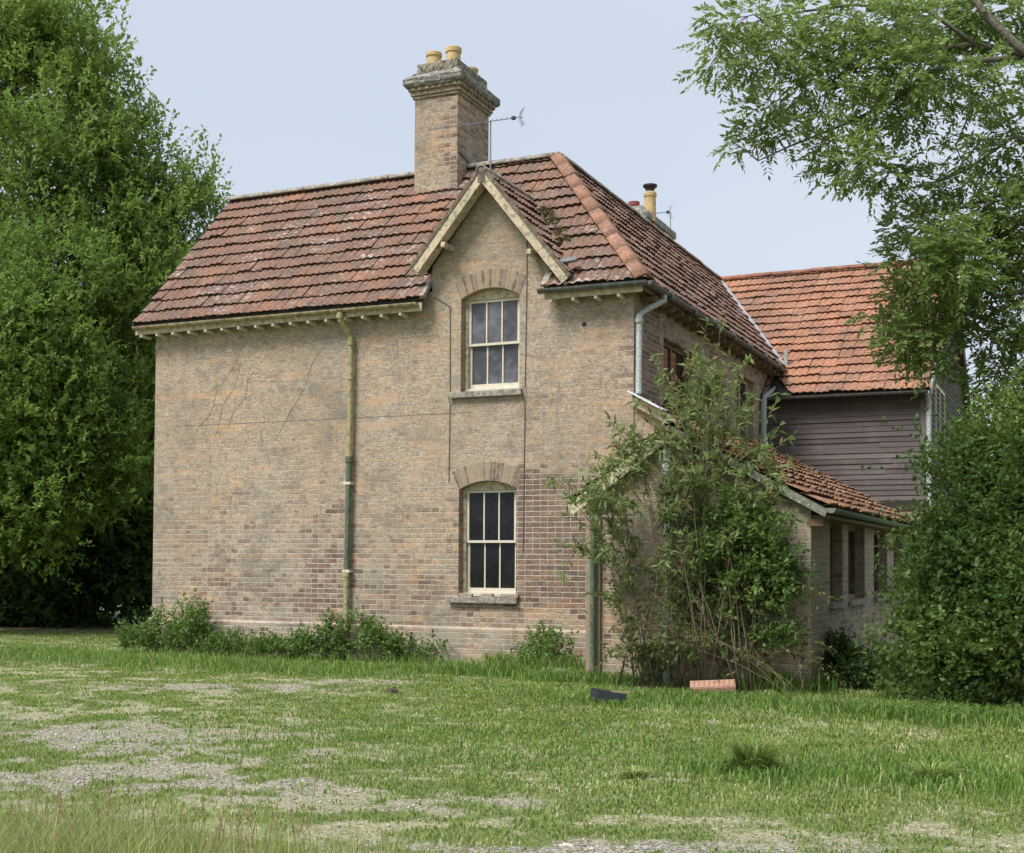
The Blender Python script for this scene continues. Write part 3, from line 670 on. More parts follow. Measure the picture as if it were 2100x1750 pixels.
# thin cables down the front
b = bmesh.new()
add_tube(b, [(-1.585, -.012, 6.1), (-1.59, -.012, 5.2), (-1.605, -.012, 3.95), (-1.605, -.09, 3.84), (-1.605, -.012, 3.7), (-1.615, -.012, 2.6), (-1.62, -.012, 1.6)], .006, 6)
add_tube(b, [(-3.06, -.012, 5.32), (-2.80, -.012, 5.16), (-2.79, -.012, 3.9), (-2.785, -.09, 3.85), (-2.79, -.012, 3.75), (-2.80, -.012, 2.6)], .006, 6)
obj('cable', b, simple('grimy_cable', (.13, .115, .09), .8), house)
b = bmesh.new(); add_tube(b, [(-.72, -.004, 4.75), (-.72, .02, 4.75)], .035, 10); obj('vent_hole', b, M_dark, house)
b = bmesh.new()   # old crack along a bed joint
add_tube(b, [(-W+.4+i*.22, .001, 3.605+.004*math.sin(i*1.9)) for i in range(25)], .0045, 5)
obj('wall_crack', b, simple('crack_shadow', (.12, .10, .08), .95), house)
b = bmesh.new()   # dead creeper tendrils clinging to the upper wall
for (x0_, z0_, dx_, dz_) in ((-7.3, 3.5, .75, 1.15), (-7.0, 3.4, .55, 1.2), (-6.7, 3.55, .5, .9), (-5.8, 3.3, .8, 1.35)):
    p_ = [(x0_+dx_*t+.04*math.sin(t*9+x0_*7), -.003, z0_+dz_*t+.03*math.sin(t*13+x0_*5)) for t in np.linspace(0, 1, 9)]
    add_tube(b, p_, [.0022]*8+[.0012], 4)
    for k_ in (2, 4, 6): q_ = p_[k_]; add_tube(b, [q_, (q_[0]+random.uniform(-.12, .16), -.003, q_[2]+random.uniform(.08, .28))], [.002, .001], 4)
obj('dead_creeper', b, simple('dead_creeper_stem', (.25, .21, .16), .95, .3, 20), house)

# ================================================================== WEATHERBOARDED ANNEX
ann = tag(empty('timber_annex', (-1, 10, 0)), 'dark weatherboarded annex with bright orange tiled roof joined behind the brick house', 'building')
WX = 2.915; BZ = 2.62
bm = bmesh.new(); lay = bm.faces.layers.float.new('rnd')
def boards_y(bm, x0, x1, y, z0, z1, h=.098):
    z = z0
    while z < z1-.005:
        zz = min(z+h, z1); x = x0
        while x < x1-.01:
            L = min(random.uniform(1.8, 3.6), x1-x); xe = x+L if x1-(x+L) > .4 else x1
            rv = random.random(); n0 = len(bm.faces); j = random.uniform(-.008, .004)
            add_prism(bm, [(x+.002, y-.028+j, z), (x+.002, y-.004, z), (x+.002, y-.004, zz+.012), (x+.002, y-.012+j, zz+.012)], (xe-x-.004, 0, 0))
            bm.faces.ensure_lookup_table()
            for f in bm.faces[n0:]: f[lay] = rv
            x = xe
        z = zz
boards_y(bm, .01, WX, YB, BZ, 4.56)
bmesh.ops.recalc_face_normals(bm, faces=bm.faces); obj('weatherboarding', bm, M_board, ann)
bm = bmesh.new(); lay = bm.faces.layers.float.new('rnd')
def zroof(y): return HB+T2*(y-EB) if y <= YBR else Hr-T2*(y-YBR)
yE = 2*YBR-EB; z = BZ
while z < Hr-.1:
    zz = z+.098; ya = YB+.03 if z < 4.55 else EB+(z-HB)/T2+.2; yb_ = yE-(ya-EB); rv = random.random(); n0 = len(bm.faces)
    if yb_-ya > .1:
        add_prism(bm, [(WX+.028, ya, z), (WX+.004, ya, z), (WX+.004, ya, zz+.012), (WX+.012, ya, zz+.012)], (0, yb_-ya, 0))
        bm.faces.ensure_lookup_table()
        for f in bm.faces[n0:]: f[lay] = rv
    z = zz
bmesh.ops.recalc_face_normals(bm, faces=bm.faces); obj('weatherboarding', bm, M_board, ann)
bm = bmesh.new(); add_prism(bm, [(WX, YB, 0), (WX, yE-.25, 0), (WX, yE-.25, 4.5), (WX, YBR, Hr-.25), (WX, YB, 4.5)], (-6.9, 0, 0)); bmesh.ops.recalc_face_normals(bm, faces=bm.faces)
obj('wall', bm, MBl, ann)
b = bmesh.new(); add_box(b, WX-.06, WX+.04, YB-.035, YB+.03, BZ, 4.55, .004); obj('corner_board', b, simple('grey_corner_board', (.14, .13, .125), .85, .3, 8), ann)
b = bmesh.new(); add_box(b, .01, WX, YB-.04, YB-.003, BZ-.16, BZ-.01); obj('base_board', b, M_dark, ann)
aroof = empty('roof', (0, YBR, Hr)); setp(aroof, ann)
LVb = math.hypot(YBR-EB, Hr-HB)
tiled('roof_tiles', (-4.0, EB, HB), (1, 0, 0), (0, 1, T2), XBR+4.0, LVb, M_tile2, aroof, [((0, YBR, 0), (0, 1, 0)), ((XBR, 0, 0), (1, 0, 0)),
      (P((O-.12, yv0-.2, 0)), P((yv0-YBR, XH-O, 0)).normalized() if False else P((-(YBR-yv0), -(O-XH), 0)).normalized())], gauge=.345, tw=.25, rolls=2, amp=.020, step=.045, seed=21, jit=.011)
tiled('roof_tiles', (-.4, EB, HB), (1, 0, 0), (0, 1, T2), .75, 1.3, M_tile2, aroof, [((.12, 0, 0), (1, 0, 0)), ((.02, 0, 0), (-1, 0, 0))], gauge=.345, tw=.25, amp=.020, step=.045, seed=22)
deck('roof_deck', [(-4, EB+.03, HB+.02), (XBR-.02, EB+.03, HB+.02), (XBR-.02, YBR, Hr), (-4, YBR, Hr)], .06, M_dark, aroof)
deck('roof_deck', [(-4, yE, HB), (-4, YBR, Hr), (XBR-.02, YBR, Hr), (XBR-.02, yE, HB)], .06, M_tile2, aroof)
ridge('ridge_tiles', (XH, YBR, Hr+.0), (XBR, YBR, Hr+.0), aroof, tile_mat('orange_ridge', [(0, (.42, .17, .11)), (1, (.36, .15, .10))], .1, .4), .12, seed=8)
b = bmesh.new(); add_beam(b, (XBR, EB, HB-.05), (XBR, YBR, Hr-.05), .03, .16); obj('bargeboard', b, simple('pale_barge', (.40, .38, .33), .8, .2, 8), aroof)
b = bmesh.new(); add_beam(b, (XBR, yE, HB-.09), (XBR, YBR, Hr-.09), .03, .24); obj('bargeboard', b, simple('grey_barge', (.16, .155, .145), .85, .2, 8), aroof)
b = bmesh.new(); gutter(b, (O-.1, EB-.04, HB-.03), (XBR-.05, EB-.04, HB-.03), .055); obj('gutter', b, M_gut, aroof)
b = bmesh.new(); add_box(b, .02, XBR-.06, EB+.012, EB+.04, HB-.14, HB-.01); add_box(b, .02, XBR-.06, EB+.041, YB-.03, HB-.10, HB-.07); obj('fascia', b, M_dark, aroof)
pipe([(2.99, EB+.0, HB-.06), (3.0, YB-.02, HB-.2), (3.0, YB-.04, HB-.4), (3.0, YB-.04, 2.0)], .045, M_greyp, ann)
side_window(9.2, 10.9, 3.55, 4.95, WX+.06, 2, ann, M_white, M_pane_side, .02, False)

# ================================================================== BRICK OUTBUILDING
out = tag(empty('brick_outbuilding', (1.4, -.2, 0)), 'low brick outbuilding with mossy tiled roof against the side of the house', 'outbuilding')
bm = bmesh.new(); yf = -DP
zr = lambda x: (ZTOP-T3*x if x > XA else ZA-T3L*(XA-x))-.10
add_prism(bm, [(0, yf, 0), (XE, yf, 0), (XE, yf, zr(XE)), (XA, yf, zr(XA)), (0, yf, zr(0))], (0, .22, 0)); bmesh.ops.recalc_face_normals(bm, faces=bm.faces)
obj('wall', bm, MBl, out)
bm = bmesh.new(); add_prism(bm, [(XE, yf+.22, 0), (XE, YB-.04, 0), (XE, YB-.04, zr(XE)), (XE, yf+.22, zr(XE))], (-.22, 0, 0)); bmesh.ops.recalc_face_normals(bm, faces=bm.faces)
rw = obj('wall', bm, MBl, out); LW = [(-.50, .38, .98, 1.98), (.80, 2.15, .98, 1.98), (3.0, 4.35, .98, 1.98), (5.1, 6.3, .98, 1.98)]
rw.parent = None; rw.location = out.location; cs = []
for (y0, y1, z0, z1) in LW:
    b = bmesh.new(); add_box(b, XE-.5, XE+.2, y0, y1, z0, z1); cs.append(obj('cutter', b, MBl))
bpy.context.view_layer.update(); cut(rw, cs); rw.parent = out; rw.location = (0, 0, 0)
bm = bmesh.new(); add_box(bm, .0, .18, yf+.22, -.04, 0, 2.2); obj('wall', bm, MBl, out)
for k, a in enumerate(LW): side_window(*a, XE, 2 if k else 1, out, M_brownw, M_pane_side, .12)
bm = bmesh.new(); add_prism(bm, [(.0, .02, ZA-T3L*XA-.2), (XA, .02, ZA-.09), (0, .02, ZTOP-.09)], (0, .12, 0)); bmesh.ops.recalc_face_normals(bm, faces=bm.faces); obj('wall', bm, MBl, out)
oroof = empty('roof', (1.2, 0, ZA)); setp(oroof, out)
yo = yf-.12
tp = ((XA, 0, 0), (-1, 0, 0))
LVo = math.hypot(XE+OE-XA, ZA-ZE)
tiled('roof_tiles', (XE+OE, yo, ZE), (0, 1, 0), (-1, 0, T3), -yo, LVo, M_tile3, oroof, [tp, ((0, 0, 0), (0, 1, 0))], gauge=.28, tw=.22, rolls=1, amp=.02, seed=31, jit=.012)
tiled('roof_tiles', (XE+OE, 0, ZE), (0, 1, 0), (-1, 0, T3), YB-.03, math.hypot(XE+OE, T3*(XE+OE)), M_tile3, oroof, [((.01, 0, 0), (-1, 0, 0)), ((0, YB-.03, 0), (0, 1, 0))], gauge=.28, tw=.22, rolls=1, amp=.02, seed=32, jit=.012)
tiled('roof_tiles', (XL, yo, ZL), (0, 1, 0), (1, 0, T3L), -yo-.01, math.hypot(XA-XL, ZA-ZL), M_tile3, oroof, [((XA, 0, 0), (1, 0, 0)), ((0, -.005, 0), (0, 1, 0))], gauge=.28, tw=.22, rolls=1, amp=.02, seed=33, jit=.012)
deck('roof_deck', [(XE+OE-.03, yo+.03, ZE+.01), (XE+OE-.03, YB-.04, ZE+.01), (XA, YB-.04, ZA), (XA, yo+.03, ZA)], .05, M_dark, oroof)
deck('roof_deck', [(XA, .01, ZA), (XA, YB-.04, ZA), (.012, YB-.04, ZTOP), (.012, .01, ZTOP)], .05, M_dark, oroof)
deck('roof_deck', [(XL+.02, yo+.03, ZL+.01), (XA, yo+.03, ZA), (XA, -.01, ZA), (XL+.02, -.01, ZL+.01)], .05, M_dark, oroof)
ridge('ridge_tiles', (XA, yo, ZA-.02), (XA, -.02, ZA-.02), oroof, M_cap, .09, 110, .4, seed=9)
b = bmesh.new(); add_beam(b, (XA+.02, yo, ZA-.10), (XL+.02, yo, ZL-.10), .03, .14, (-T3L, 0, 1)); obj('bargeboard', b, simple('peeling_cream_barge', (.56, .50, .34), .7, .15, 14, .004, (.24, .22, .15), (.5, .6)), oroof)
b = bmesh.new(); add_beam(b, (XA+.02, yo, ZA-.08), (XE+OE, yo, ZE-.08), .03, .085); obj('bargeboard', b, simple('mossy_grey_barge', (.17, .17, .125), .85, .3, 14, .004, (.45, .44, .38), (.56, .64)), oroof)
b = bmesh.new(); add_beam(b, (.02, -.06, ZTOP-.06), (XA-.1, -.06, ZA+.1*T3-.06), .03, .12); obj('bargeboard', b, M_cream, oroof)
b = bmesh.new()
for i in range(3): add_beam(b, (-.03+i*.16, -.07-.02*i, ZTOP+.06-i*.16*T3), (.15+i*.16, -.07-.02*i, ZTOP+.05-(i+1)*.16*T3), .22, .02)
obj('flashing', b, M_whsh, oroof)
b = bmesh.new(); gutter(b, (XE+OE+.05, yo-.02, ZE-.02), (XE+OE+.05, YB-.1, ZE-.04), .06); obj('gutter', b, simple('mossy_gutter', (.15, .17, .13), .7, .3, 8, .004, (.35, .37, .33), (.56, .66)), oroof)
b = bmesh.new(); add_box(b, XE+.01, XE+OE, yf+.02, YB-.1, ZE-.13, ZE-.09); add_box(b, XE-.02, XE+.14, yf-.012, yf+.14, ZE-.22, ZE-.132, .006); obj('soffit', b, M_brownw, oroof)
# pier on the left corner, with its green pipe; pale mottled pipe under the gable apex
b = bmesh.new(); add_box(b, -.02, .17, yf-.05, yf-.003, 0, 2.02, .006); obj('corner_pier', b, simple('render_pier', (.26, .225, .165), .95, .25, 10, .006, (.34, .22, .15)), out)
pipe([(.10, yf-.12, 1.98), (.10, yf-.12, .02)], .036, M_green, out, collars=[((.10, yf-.12, 1.9), .07)])
px_ = atY(1368, 1100, yf-.12).x
pipe([(px_, yf-.12, 2.82), (px_, yf-.12, 0)], .048, simple('flaking_white_green_pipe', (.27, .33, .30), .7, .25, 22, .005, (.66, .70, .68), (.46, .54)), out, collars=[((px_, yf-.12, 2.6), .08), ((px_, yf-.12, 1.4), .08)])

# ================================================================== AERIALS
def aerial(name_pts, label, boom, base, top, n, el, r=.008):
    a = tag(empty('television_aerial', base), label, 'aerial')
    b = bmesh.new(); add_tube(b, [base, top], r*1.8, 8); obj('mast', b, M_metal, a)
    b = bmesh.new(); p0, p1 = P(boom[0]), P(boom[1]); add_tube(b, [p0, p1], r, 6); obj('boom', b, M_metal, a)
    b = bmesh.new()
    d = (p1-p0); side = d.cross(P((0, 0, 1))).normalized()
    for i in range(n):
        p = p0+d*(i/(n-1)*.86+.01); add_tube(b, [p-side*el+P((0, 0, .012)), p+side*el+P((0, 0, .012))], r*.45, 5)
    obj('director', b, M_metal, a)
    b = bmesh.new(); pr = p0+d*.97
    for s in (-1, 1):
        for k in range(4):
            q = pr+P((0, 0, s*(.03+k*.035)))+d.normalized()*(-.018*k if True else 0)*-1; add_tube(b, [q-side*el*1.3, q+side*el*1.3], r*.5, 5)
        add_tube(b, [pr, pr+P((0, 0, s*.15))+d.normalized()*.06], r*.6, 5)
    obj('reflector', b, M_metal, a)
    b = bmesh.new(); c = p0+d*.90; add_box(b, c.x-.03, c.x+.03, c.y-.03, c.y+.03, c.z-.025, c.z+.03, .008); obj('junction_box', b, M_black, a)
    return a
ya = 2.55
ma, mb = atY(1006, 345, 2.15), atY(1006, 249, 2.15); ma.z -= .1
aerial(None, 'long television aerial on a thin mast beside the large chimney', (atY(880, 266, 1.35), atY(1072, 240, 2.55)), tuple(ma), tuple(mb), 17, .07)
mA, mB = atY(1375, 500, 9.75), atY(1375, 435, 9.75)
aerial(None, 'small television aerial behind the far chimney with a black cowl', (atY(1330, 440, 9.2), atY(1374, 435, 9.8)), (mA.x, mA.y, mA.z-.5), tuple(mB), 9, .05, .006)

# ================================================================== GROUND
def vnoise(x, y, s, seed=0, oct=4):
    out_ = np.zeros_like(x, float); amp = 1; tot = 0
    for o in range(oct):
        rg = np.random.default_rng(seed*31+o); G_ = rg.random((128, 128)); X = x*s+o*7.3+50; Y_ = y*s+o*3.1+50
        i, j = np.floor(X).astype(int), np.floor(Y_).astype(int); fx, fy = X-i, Y_-j; fx = fx*fx*(3-2*fx); fy = fy*fy*(3-2*fy); i %= 128; j %= 128; i1 = (i+1) % 128; j1 = (j+1) % 128
        out_ += amp*((G_[i, j]*(1-fx)+G_[i1, j]*fx)*(1-fy)+(G_[i, j1]*(1-fx)+G_[i1, j1]*fx)*fy); tot += amp; amp *= .55; s *= 2.1
    return out_/tot
# worn patches: (px, py, half width m, half depth m, strength, kind) kind: 0 gravel 1 straw/earth
PATCH = [(430, 1408, 2.0, .45, 1.25, 0), (130, 1415, 2.2, .5, .8, 1), (60, 1505, 1.3, .7, 1.1, 0), (260, 1530, 1.1, .7, .95, 0), (640, 1395, .8, .35, .8, 1), (800, 1400, .9, .35, .7, 0), (960, 1388, 1.0, .25, .8, 1),
         (520, 1475, .25, .2, 1., 1), (380, 1500, .9, .5, .5, 1), (560, 1615, .9, .35, .5, 0), (300, 1590, .6, .35, .45, 0), (800, 1640, .6, .25, .35, 1), (980, 1660, .7, .22, .5, 0), (1250, 1685, .9, .16, .5, 1), (1500, 1690, 1.2, .22, .7, 1), (1180, 1740, .8, .18, .7, 0), (1450, 1745, .9, .2, .9, 0), (1800, 1720, 1.2, .18, .6, 1), (2080, 1745, .6, .2, .7, 1),
         (1700, 1440, .45, .5, 1.2, 2), (1900, 1490, 1.1, .5, .55, 1), (1640, 1490, .7, .4, .35, 1), (420, 1395, 1.2, .3, .4, 1), (2060, 1470, .5, .3, .6, 1), (830, 1690, .5, .2, .5, 1), (100, 1600, 1.2, .4, .6, 0), (150, 1450, 1.5, .35, .55, 1), (1830, 1560, .6, .3, .3, 1)]
PW = [(atZ(a, b_).x, atZ(a, b_).y, w_, d_, s_, k_) for a, b_, w_, d_, s_, k_ in PATCH]
def wear(x, y):
    n = vnoise(x, y, .8, 1, 5); g0 = np.zeros_like(x, float); g1_ = g0.copy(); g2_ = g0.copy()
    ca, sa = math.cos(.42), math.sin(.42)
    for cx, cy, w_, d_, s_, k_ in PW:
        dx, dy = (x-cx)*ca+(y-cy)*sa, -(x-cx)*sa+(y-cy)*ca
        v = s_*np.exp(-((dx/w_)**2+(dy/d_)**2))
        (g0 if k_ == 0 else g1_ if k_ == 1 else g2_)[...] += v
    A_, B_ = atZ(800, 1400), atZ(1250, 1650); nn = P((-(B_.y-A_.y), B_.x-A_.x, 0)).normalized(); nn = nn if nn.x < 0 else -nn
    lf = np.clip(((x-A_.x)*nn.x+(y-A_.y)*nn.y)/3+.35, 0, 1); left = lf*.14+np.clip((-y-8.6)/3, 0, 1)*.10
    t = vnoise(x, y, 3.3, 4, 4)
    t2 = vnoise(x*.6+y*.3, y*1.2, 9., 6, 3); bare = np.clip((g0+g1_+g2_)*.85+(n-.5)*(.8+1.0*lf)+(t-.5)*(1.6+1.8*lf)+(t2-.5)*(1.8+2.4*lf)+left*2.2-.24, 0, 1)
    grav = np.clip(g0/(g0+g1_+g2_+.15), 0, 1); soil = np.clip(g2_/(g0+g1_+g2_+.05), 0, 1)
    return bare, grav, soil
def gz(x, y): return (vnoise(x, y, .35, 9, 3)-.5)*.10*np.clip((-y-2.2)/3, 0, 1)+(vnoise(x, y, 2.2, 8, 2)-.5)*.02
gx = np.concatenate([np.linspace(-1500, -30, 8), np.arange(-26, 22, .12), np.linspace(30, 1500, 8)])
gy = np.concatenate([np.linspace(-1500, -24, 8), np.arange(-18, 8, .12), np.arange(9, 40, 1.), np.linspace(60, 1500, 8)])
XX, YY = np.meshgrid(gx, gy, indexing='ij'); ZZ = gz(XX, YY); ba, gr_, sl_ = wear(XX, YY)
nx, ny = len(gx), len(gy); idx = np.arange(nx*ny).reshape(nx, ny)
Fq = np.stack([idx[:-1, :-1], idx[1:, :-1], idx[1:, 1:], idx[:-1, 1:]], -1).reshape(-1, 4)
g = G('meadow_ground')
wn = g.n('ShaderNodeSeparateColor', {0: g.attr('wear', 'Color')})
f1 = g.noise(45, 5, .75); f2 = g.noise(6, 5, .7); f3 = g.noise(130, 3, .7)
turf = g.mix(g.rng(f2, .38, .62), (.10, .155, .04), (.20, .24, .075)); turf = g.mix(g.rng(f1, .50, .62, 0, .7), turf, (.32, .28, .15))
strw = g.mix(g.rng(f1, .3, .7), (.30, .26, .165), (.60, .55, .40)); strw = g.mix(g.rng(g.noise(17, 5, .75), .46, .58, 0., .75), strw, turf); soil = g.mix(g.rng(f1, .35, .7), (.10, .065, .045), (.20, .13, .09))
vor = g.n('ShaderNodeTexVoronoi', {'Vector': g.pos(), 'Scale': 42.}); peb = g.n('ShaderNodeSeparateColor', {0: vor.outputs['Color']})
grv = g.mix(peb.outputs[0], (.24, .22, .20), (.66, .62, .57)); grv = g.mix(g.rng(vor.outputs['Distance'], .4, .7), grv, (.16, .14, .10)); grv = g.mix(g.rng(f2, .50, .62, 0., .55), grv, strw)
c = g.mix(wn.outputs[1], strw, grv); c = g.mix(wn.outputs[2], c, soil)
bare = g.rng(g.add(wn.outputs[0], g.mul(g.m_('SUBTRACT', f1, .5), 2.)), .15, .6)
c = g.mix(bare, turf, c)
g.bsdf(c, .95, g.bump(g.add(f1, g.mul(vor.outputs['Distance'], -.8)), .02), Specular_IOR_Level=.15)
tag(npmesh('ground', np.stack([XX, YY, ZZ], -1).reshape(-1, 3), Fq, g.m, None, {'wear': ('POINT', np.stack([ba, gr_, sl_, np.ones_like(ba)], -1).reshape(-1, 4))}, True), kind='structure')

# --- blades
def blades(name, X, Y, H, Wd, lean, mat, parent=None, curl=.5, rg=RNG, base=None, rndv=None):
    n = len(X); a = rg.random(n)*2*np.pi; dx, dy = np.cos(a), np.sin(a); b2 = rg.random(n)*2*np.pi
    Z0 = gz(X, Y) if base is None else base
    lx, ly = np.cos(b2)*lean*H, np.sin(b2)*lean*H
    V = np.zeros((n, 5, 3)); w_ = Wd/2
    V[:, 0] = np.stack([X-dx*w_, Y-dy*w_, Z0-.01], -1); V[:, 1] = np.stack([X+dx*w_, Y+dy*w_, Z0-.01], -1)
    mx_, my_ = X+lx*.35, Y+ly*.35
    V[:, 2] = np.stack([mx_+dx*w_*.8, my_+dy*w_*.8, Z0+H*.6], -1); V[:, 3] = np.stack([mx_-dx*w_*.8, my_-dy*w_*.8, Z0+H*.6], -1)
    V[:, 4] = np.stack([X+lx, Y+ly, Z0+H*(1-curl*lean)], -1)
    i = np.arange(n)[:, None]*5
    q = np.concatenate([i+[0, 1, 2, 3]], 1); t = np.concatenate([i+[3, 2, 4, 4]], 1)
    F3 = np.concatenate([i+[0, 1, 2], i+[0, 2, 3], i+[3, 2, 4]], 0)
    r = rg.random(n) if rndv is None else rndv
    return npmesh(name, V.reshape(-1, 3), F3, mat, parent, {'rnd': ('FACE', np.concatenate([r, r, r]))})
M_grass = leaf_mat('grass', (.155, .24, .05), (.38, .455, .14), (.66, .61, .40), .87, .4)
M_grassy = leaf_mat('dry_grass', (.24, .31, .09), (.42, .45, .17), (.60, .52, .28), .82, .35)
def frustum_pts(n, y0=3.5, dens_pow=1., dmin=5.2, dmax=26, margin=1.25):
    """random ground points in the field before the house, thinner with distance"""
    d = dmin+(dmax-dmin)*RNG.random(n)**dens_pow; l = (RNG.random(n)*2-1)*.42*margin*d
    fx, fy = -_s, _c; X = CAM.x+fx*d+_c*l; Y = CAM.y+fy*d+_s*l
    return X, Y, d
def inside(X, Y):
    return ((X > -W-.05) & (X < .05) & (Y > -.06) & (Y < 9)) | ((X > -.05) & (X < XE+.02) & (Y > yf-.02) & (Y < 9)) | ((X < 3) & (X > -5) & (Y > 7.5) & (Y < 17))
X, Y, d = frustum_pts(430000, dens_pow=.85)
ba, gr_, so_ = wear(X, Y); keep = (RNG.random(len(X)) > ba*.86+.02) & ~inside(X, Y); X, Y, d, ba = X[keep], Y[keep], d[keep], ba[keep]
cl = vnoise(X, Y, 1.6, 21, 3); H = (.012+.035*np.clip(cl-.25, 0, 1)+.022*RNG.random(len(X)))*(1-.45*ba)
rightg = np.clip((X+2)/6, 0, 1)*np.clip((Y+7)/4, 0, 1); H *= 1+.7*rightg
rv = np.clip(RNG.random(len(X))*.78+(vnoise(X, Y, 2.8, 33, 4)-.45)*1.1+.25*np.clip(ba, 0, 1)+.09*(RNG.random(len(X)) > .9), 0, 1)
tag(blades('grass', X, Y, H, .006+.0004*d, .7, M_grass, rndv=rv), 'short patchy green grass covering the field before the house', 'grass', kind='stuff')
# longer grass: by walls, right side and the lower left corner
def longgrass(name, regs, mat, label, wd=.006):
    Xs, Ys, Hs_ = [], [], []
    for (px, py, rx, ry, n, h) in regs:
        c = atZ(px, py); x = c.x+RNG.normal(0, rx, n)*_c-RNG.normal(0, ry, n)*_s*1.; y = c.y+RNG.normal(0, rx, n)*_s*.6+RNG.normal(0, ry, n)*_c
        Xs.append(x); Ys.append(y); Hs_.append(h*(.45+.75*RNG.random(n)))
    X, Y, H = map(np.concatenate, (Xs, Ys, Hs_)); k = ~inside(X, Y)
    return tag(blades(name, X[k], Y[k], H[k], wd, .55, mat), label, 'grass', kind='stuff')
longgrass('long_grass', [(1300, 1400, .8, .15, 3000, .20), (1500, 1405, .35, .2, 2500, .26), (1590, 1415, .25, .2, 2200, .32), (1180, 1400, .4, .12, 1200, .2), (1850, 1465, .6, .2, 3000, .16), (2050, 1480, .7, .25, 2500, .16), (1000, 1385, .5, .1, 1200, .2), (850, 1378, .6, .1, 1200, .14), (2000, 1600, .8, .5, 3500, .13), (560, 1375, 1.4, .12, 2500, .13), (950, 1372, 1.2, .07, 900, .22), (620, 1368, 1.6, .07, 700, .20), (1130, 1385, .5, .1, 900, .34), (150, 1350, 2.2, .5, 5000, .16), (1400, 1440, 1.2, .3, 3500, .11), (1545, 1590, .3, .25, 1500, .11), (1245, 1447, .3, .12, 900, .10), (1465, 1428, .35, .1, 900, .08), (1912, 1608, .25, .2, 900, .09), (900, 1500, 1.5, .8, 3000, .06), (1200, 1560, 1.5, .8, 3000, .06)],
          leaf_mat('lush_grass', (.09, .19, .03), (.22, .36, .07), (.44, .42, .2), .92, .35), 'taller green grass along the foot of the walls and hedge', .009)
# straw-coloured seeding grass in the near left corner
n = 15000; dd = 5.15+RNG.random(n)**1.3*1.35; px = 1050+(-1150+RNG.random(n)**1.15*1150); ll = (px-1050)/FPX*dd
Xg = CAM.x-_s*dd+_c*ll; Yg = CAM.y+_c*dd+_s*ll
fade = np.clip((1050-px)/800, .12, 1)*(.55+.45*vnoise(Xg, Yg, 2.5, 5, 2))
kk = RNG.random(n) < fade; Xg, Yg, fade = Xg[kk], Yg[kk], fade[kk]
Hg = (.14+.36*RNG.random(len(Xg))**1.5)*(.4+.7*fade)
tag(blades('tall_grass', Xg, Yg, Hg, .0035, .35, M_grassy), 'tall thin straw green grass seeding in the near left corner', 'grass', kind='stuff')
# seed stalks with reddish heads
b = bmesh.new()
for i in range(55):
    px = random.uniform(-40, 760)*random.random()**.5; dd = random.uniform(5.3, 6.3); ll = (px-1050)/FPX*dd; x = CAM.x-_s*dd+_c*ll; y = CAM.y+_c*dd+_s*ll
    z0 = float(gz(np.array([x]), np.array([y]))[0]); h = random.uniform(.22, .46); lx, ly = random.uniform(-.06, .06), random.uniform(-.06, .06)
    add_tube(b, [(x, y, z0), (x+lx*.4, y+ly*.4, z0+h*.6), (x+lx, y+ly, z0+h)], [.0018, .0015, .001], 4)
    for k in range(7): 
        t = .72+.04*k; p = P((x+lx*t, y+ly*t, z0+h*t)); add_tube(b, [p, p+P((random.uniform(-.012, .012), random.uniform(-.012, .012), .02))], [.003, .001], 4)
tag(obj('seed_stalks', b, simple('rusty_seed_heads', (.27, .20, .10), .9, .3, 20)), 'thin rusty seed stalks standing in the near left grass', 'grass', kind='stuff')

# --- pebbles
n = 16000; X, Y, d = frustum_pts(n, dens_pow=.8, dmin=5.3, dmax=19); ba, gr_, so_ = wear(X, Y); k = (RNG.random(n) < ba*(.25+gr_)) & ~inside(X, Y); X, Y = X[k], Y[k]; n = len(X)
oc = np.array([(1, 0, 0), (0, 1, 0), (-1, 0, 0), (0, -1, 0), (0, 0, .8), (0, 0, -.5)]); of = np.array([(0, 1, 4), (1, 2, 4), (2, 3, 4), (3, 0, 4), (1, 0, 5), (2, 1, 5), (3, 2, 5), (0, 3, 5)])
s = (.005+.013*RNG.random(n)**3.5); a = RNG.random(n)*6.28; ca, sa = np.cos(a)[:, None], np.sin(a)[:, None]
v = oc[None]*s[:, None, None]*(.7+.6*RNG.random((n, 6, 1))); vx = v[..., 0]*ca-v[..., 1]*sa; vy = v[..., 0]*sa+v[..., 1]*ca
V = np.stack([vx+X[:, None], vy+Y[:, None], v[..., 2]+gz(X, Y)[:, None]+s[:, None]*.25], -1).reshape(-1, 3)
g = G('pebble'); g.bsdf(g.ramp(g.attr('rnd'), [(0, (.18, .16, .14)), (.5, (.38, .34, .29)), (.9, (.50, .46, .40)), (1, (.58, .54, .48))]), .9)
tag(npmesh('gravel', V, (np.arange(n)[:, None, None]*6+of[None]).reshape(-1, 3), g.m, None, {'rnd': ('FACE', np.repeat(RNG.random(n), 8))}), 'loose grey and white gravel on the worn patches of grass', 'gravel', kind='stuff')

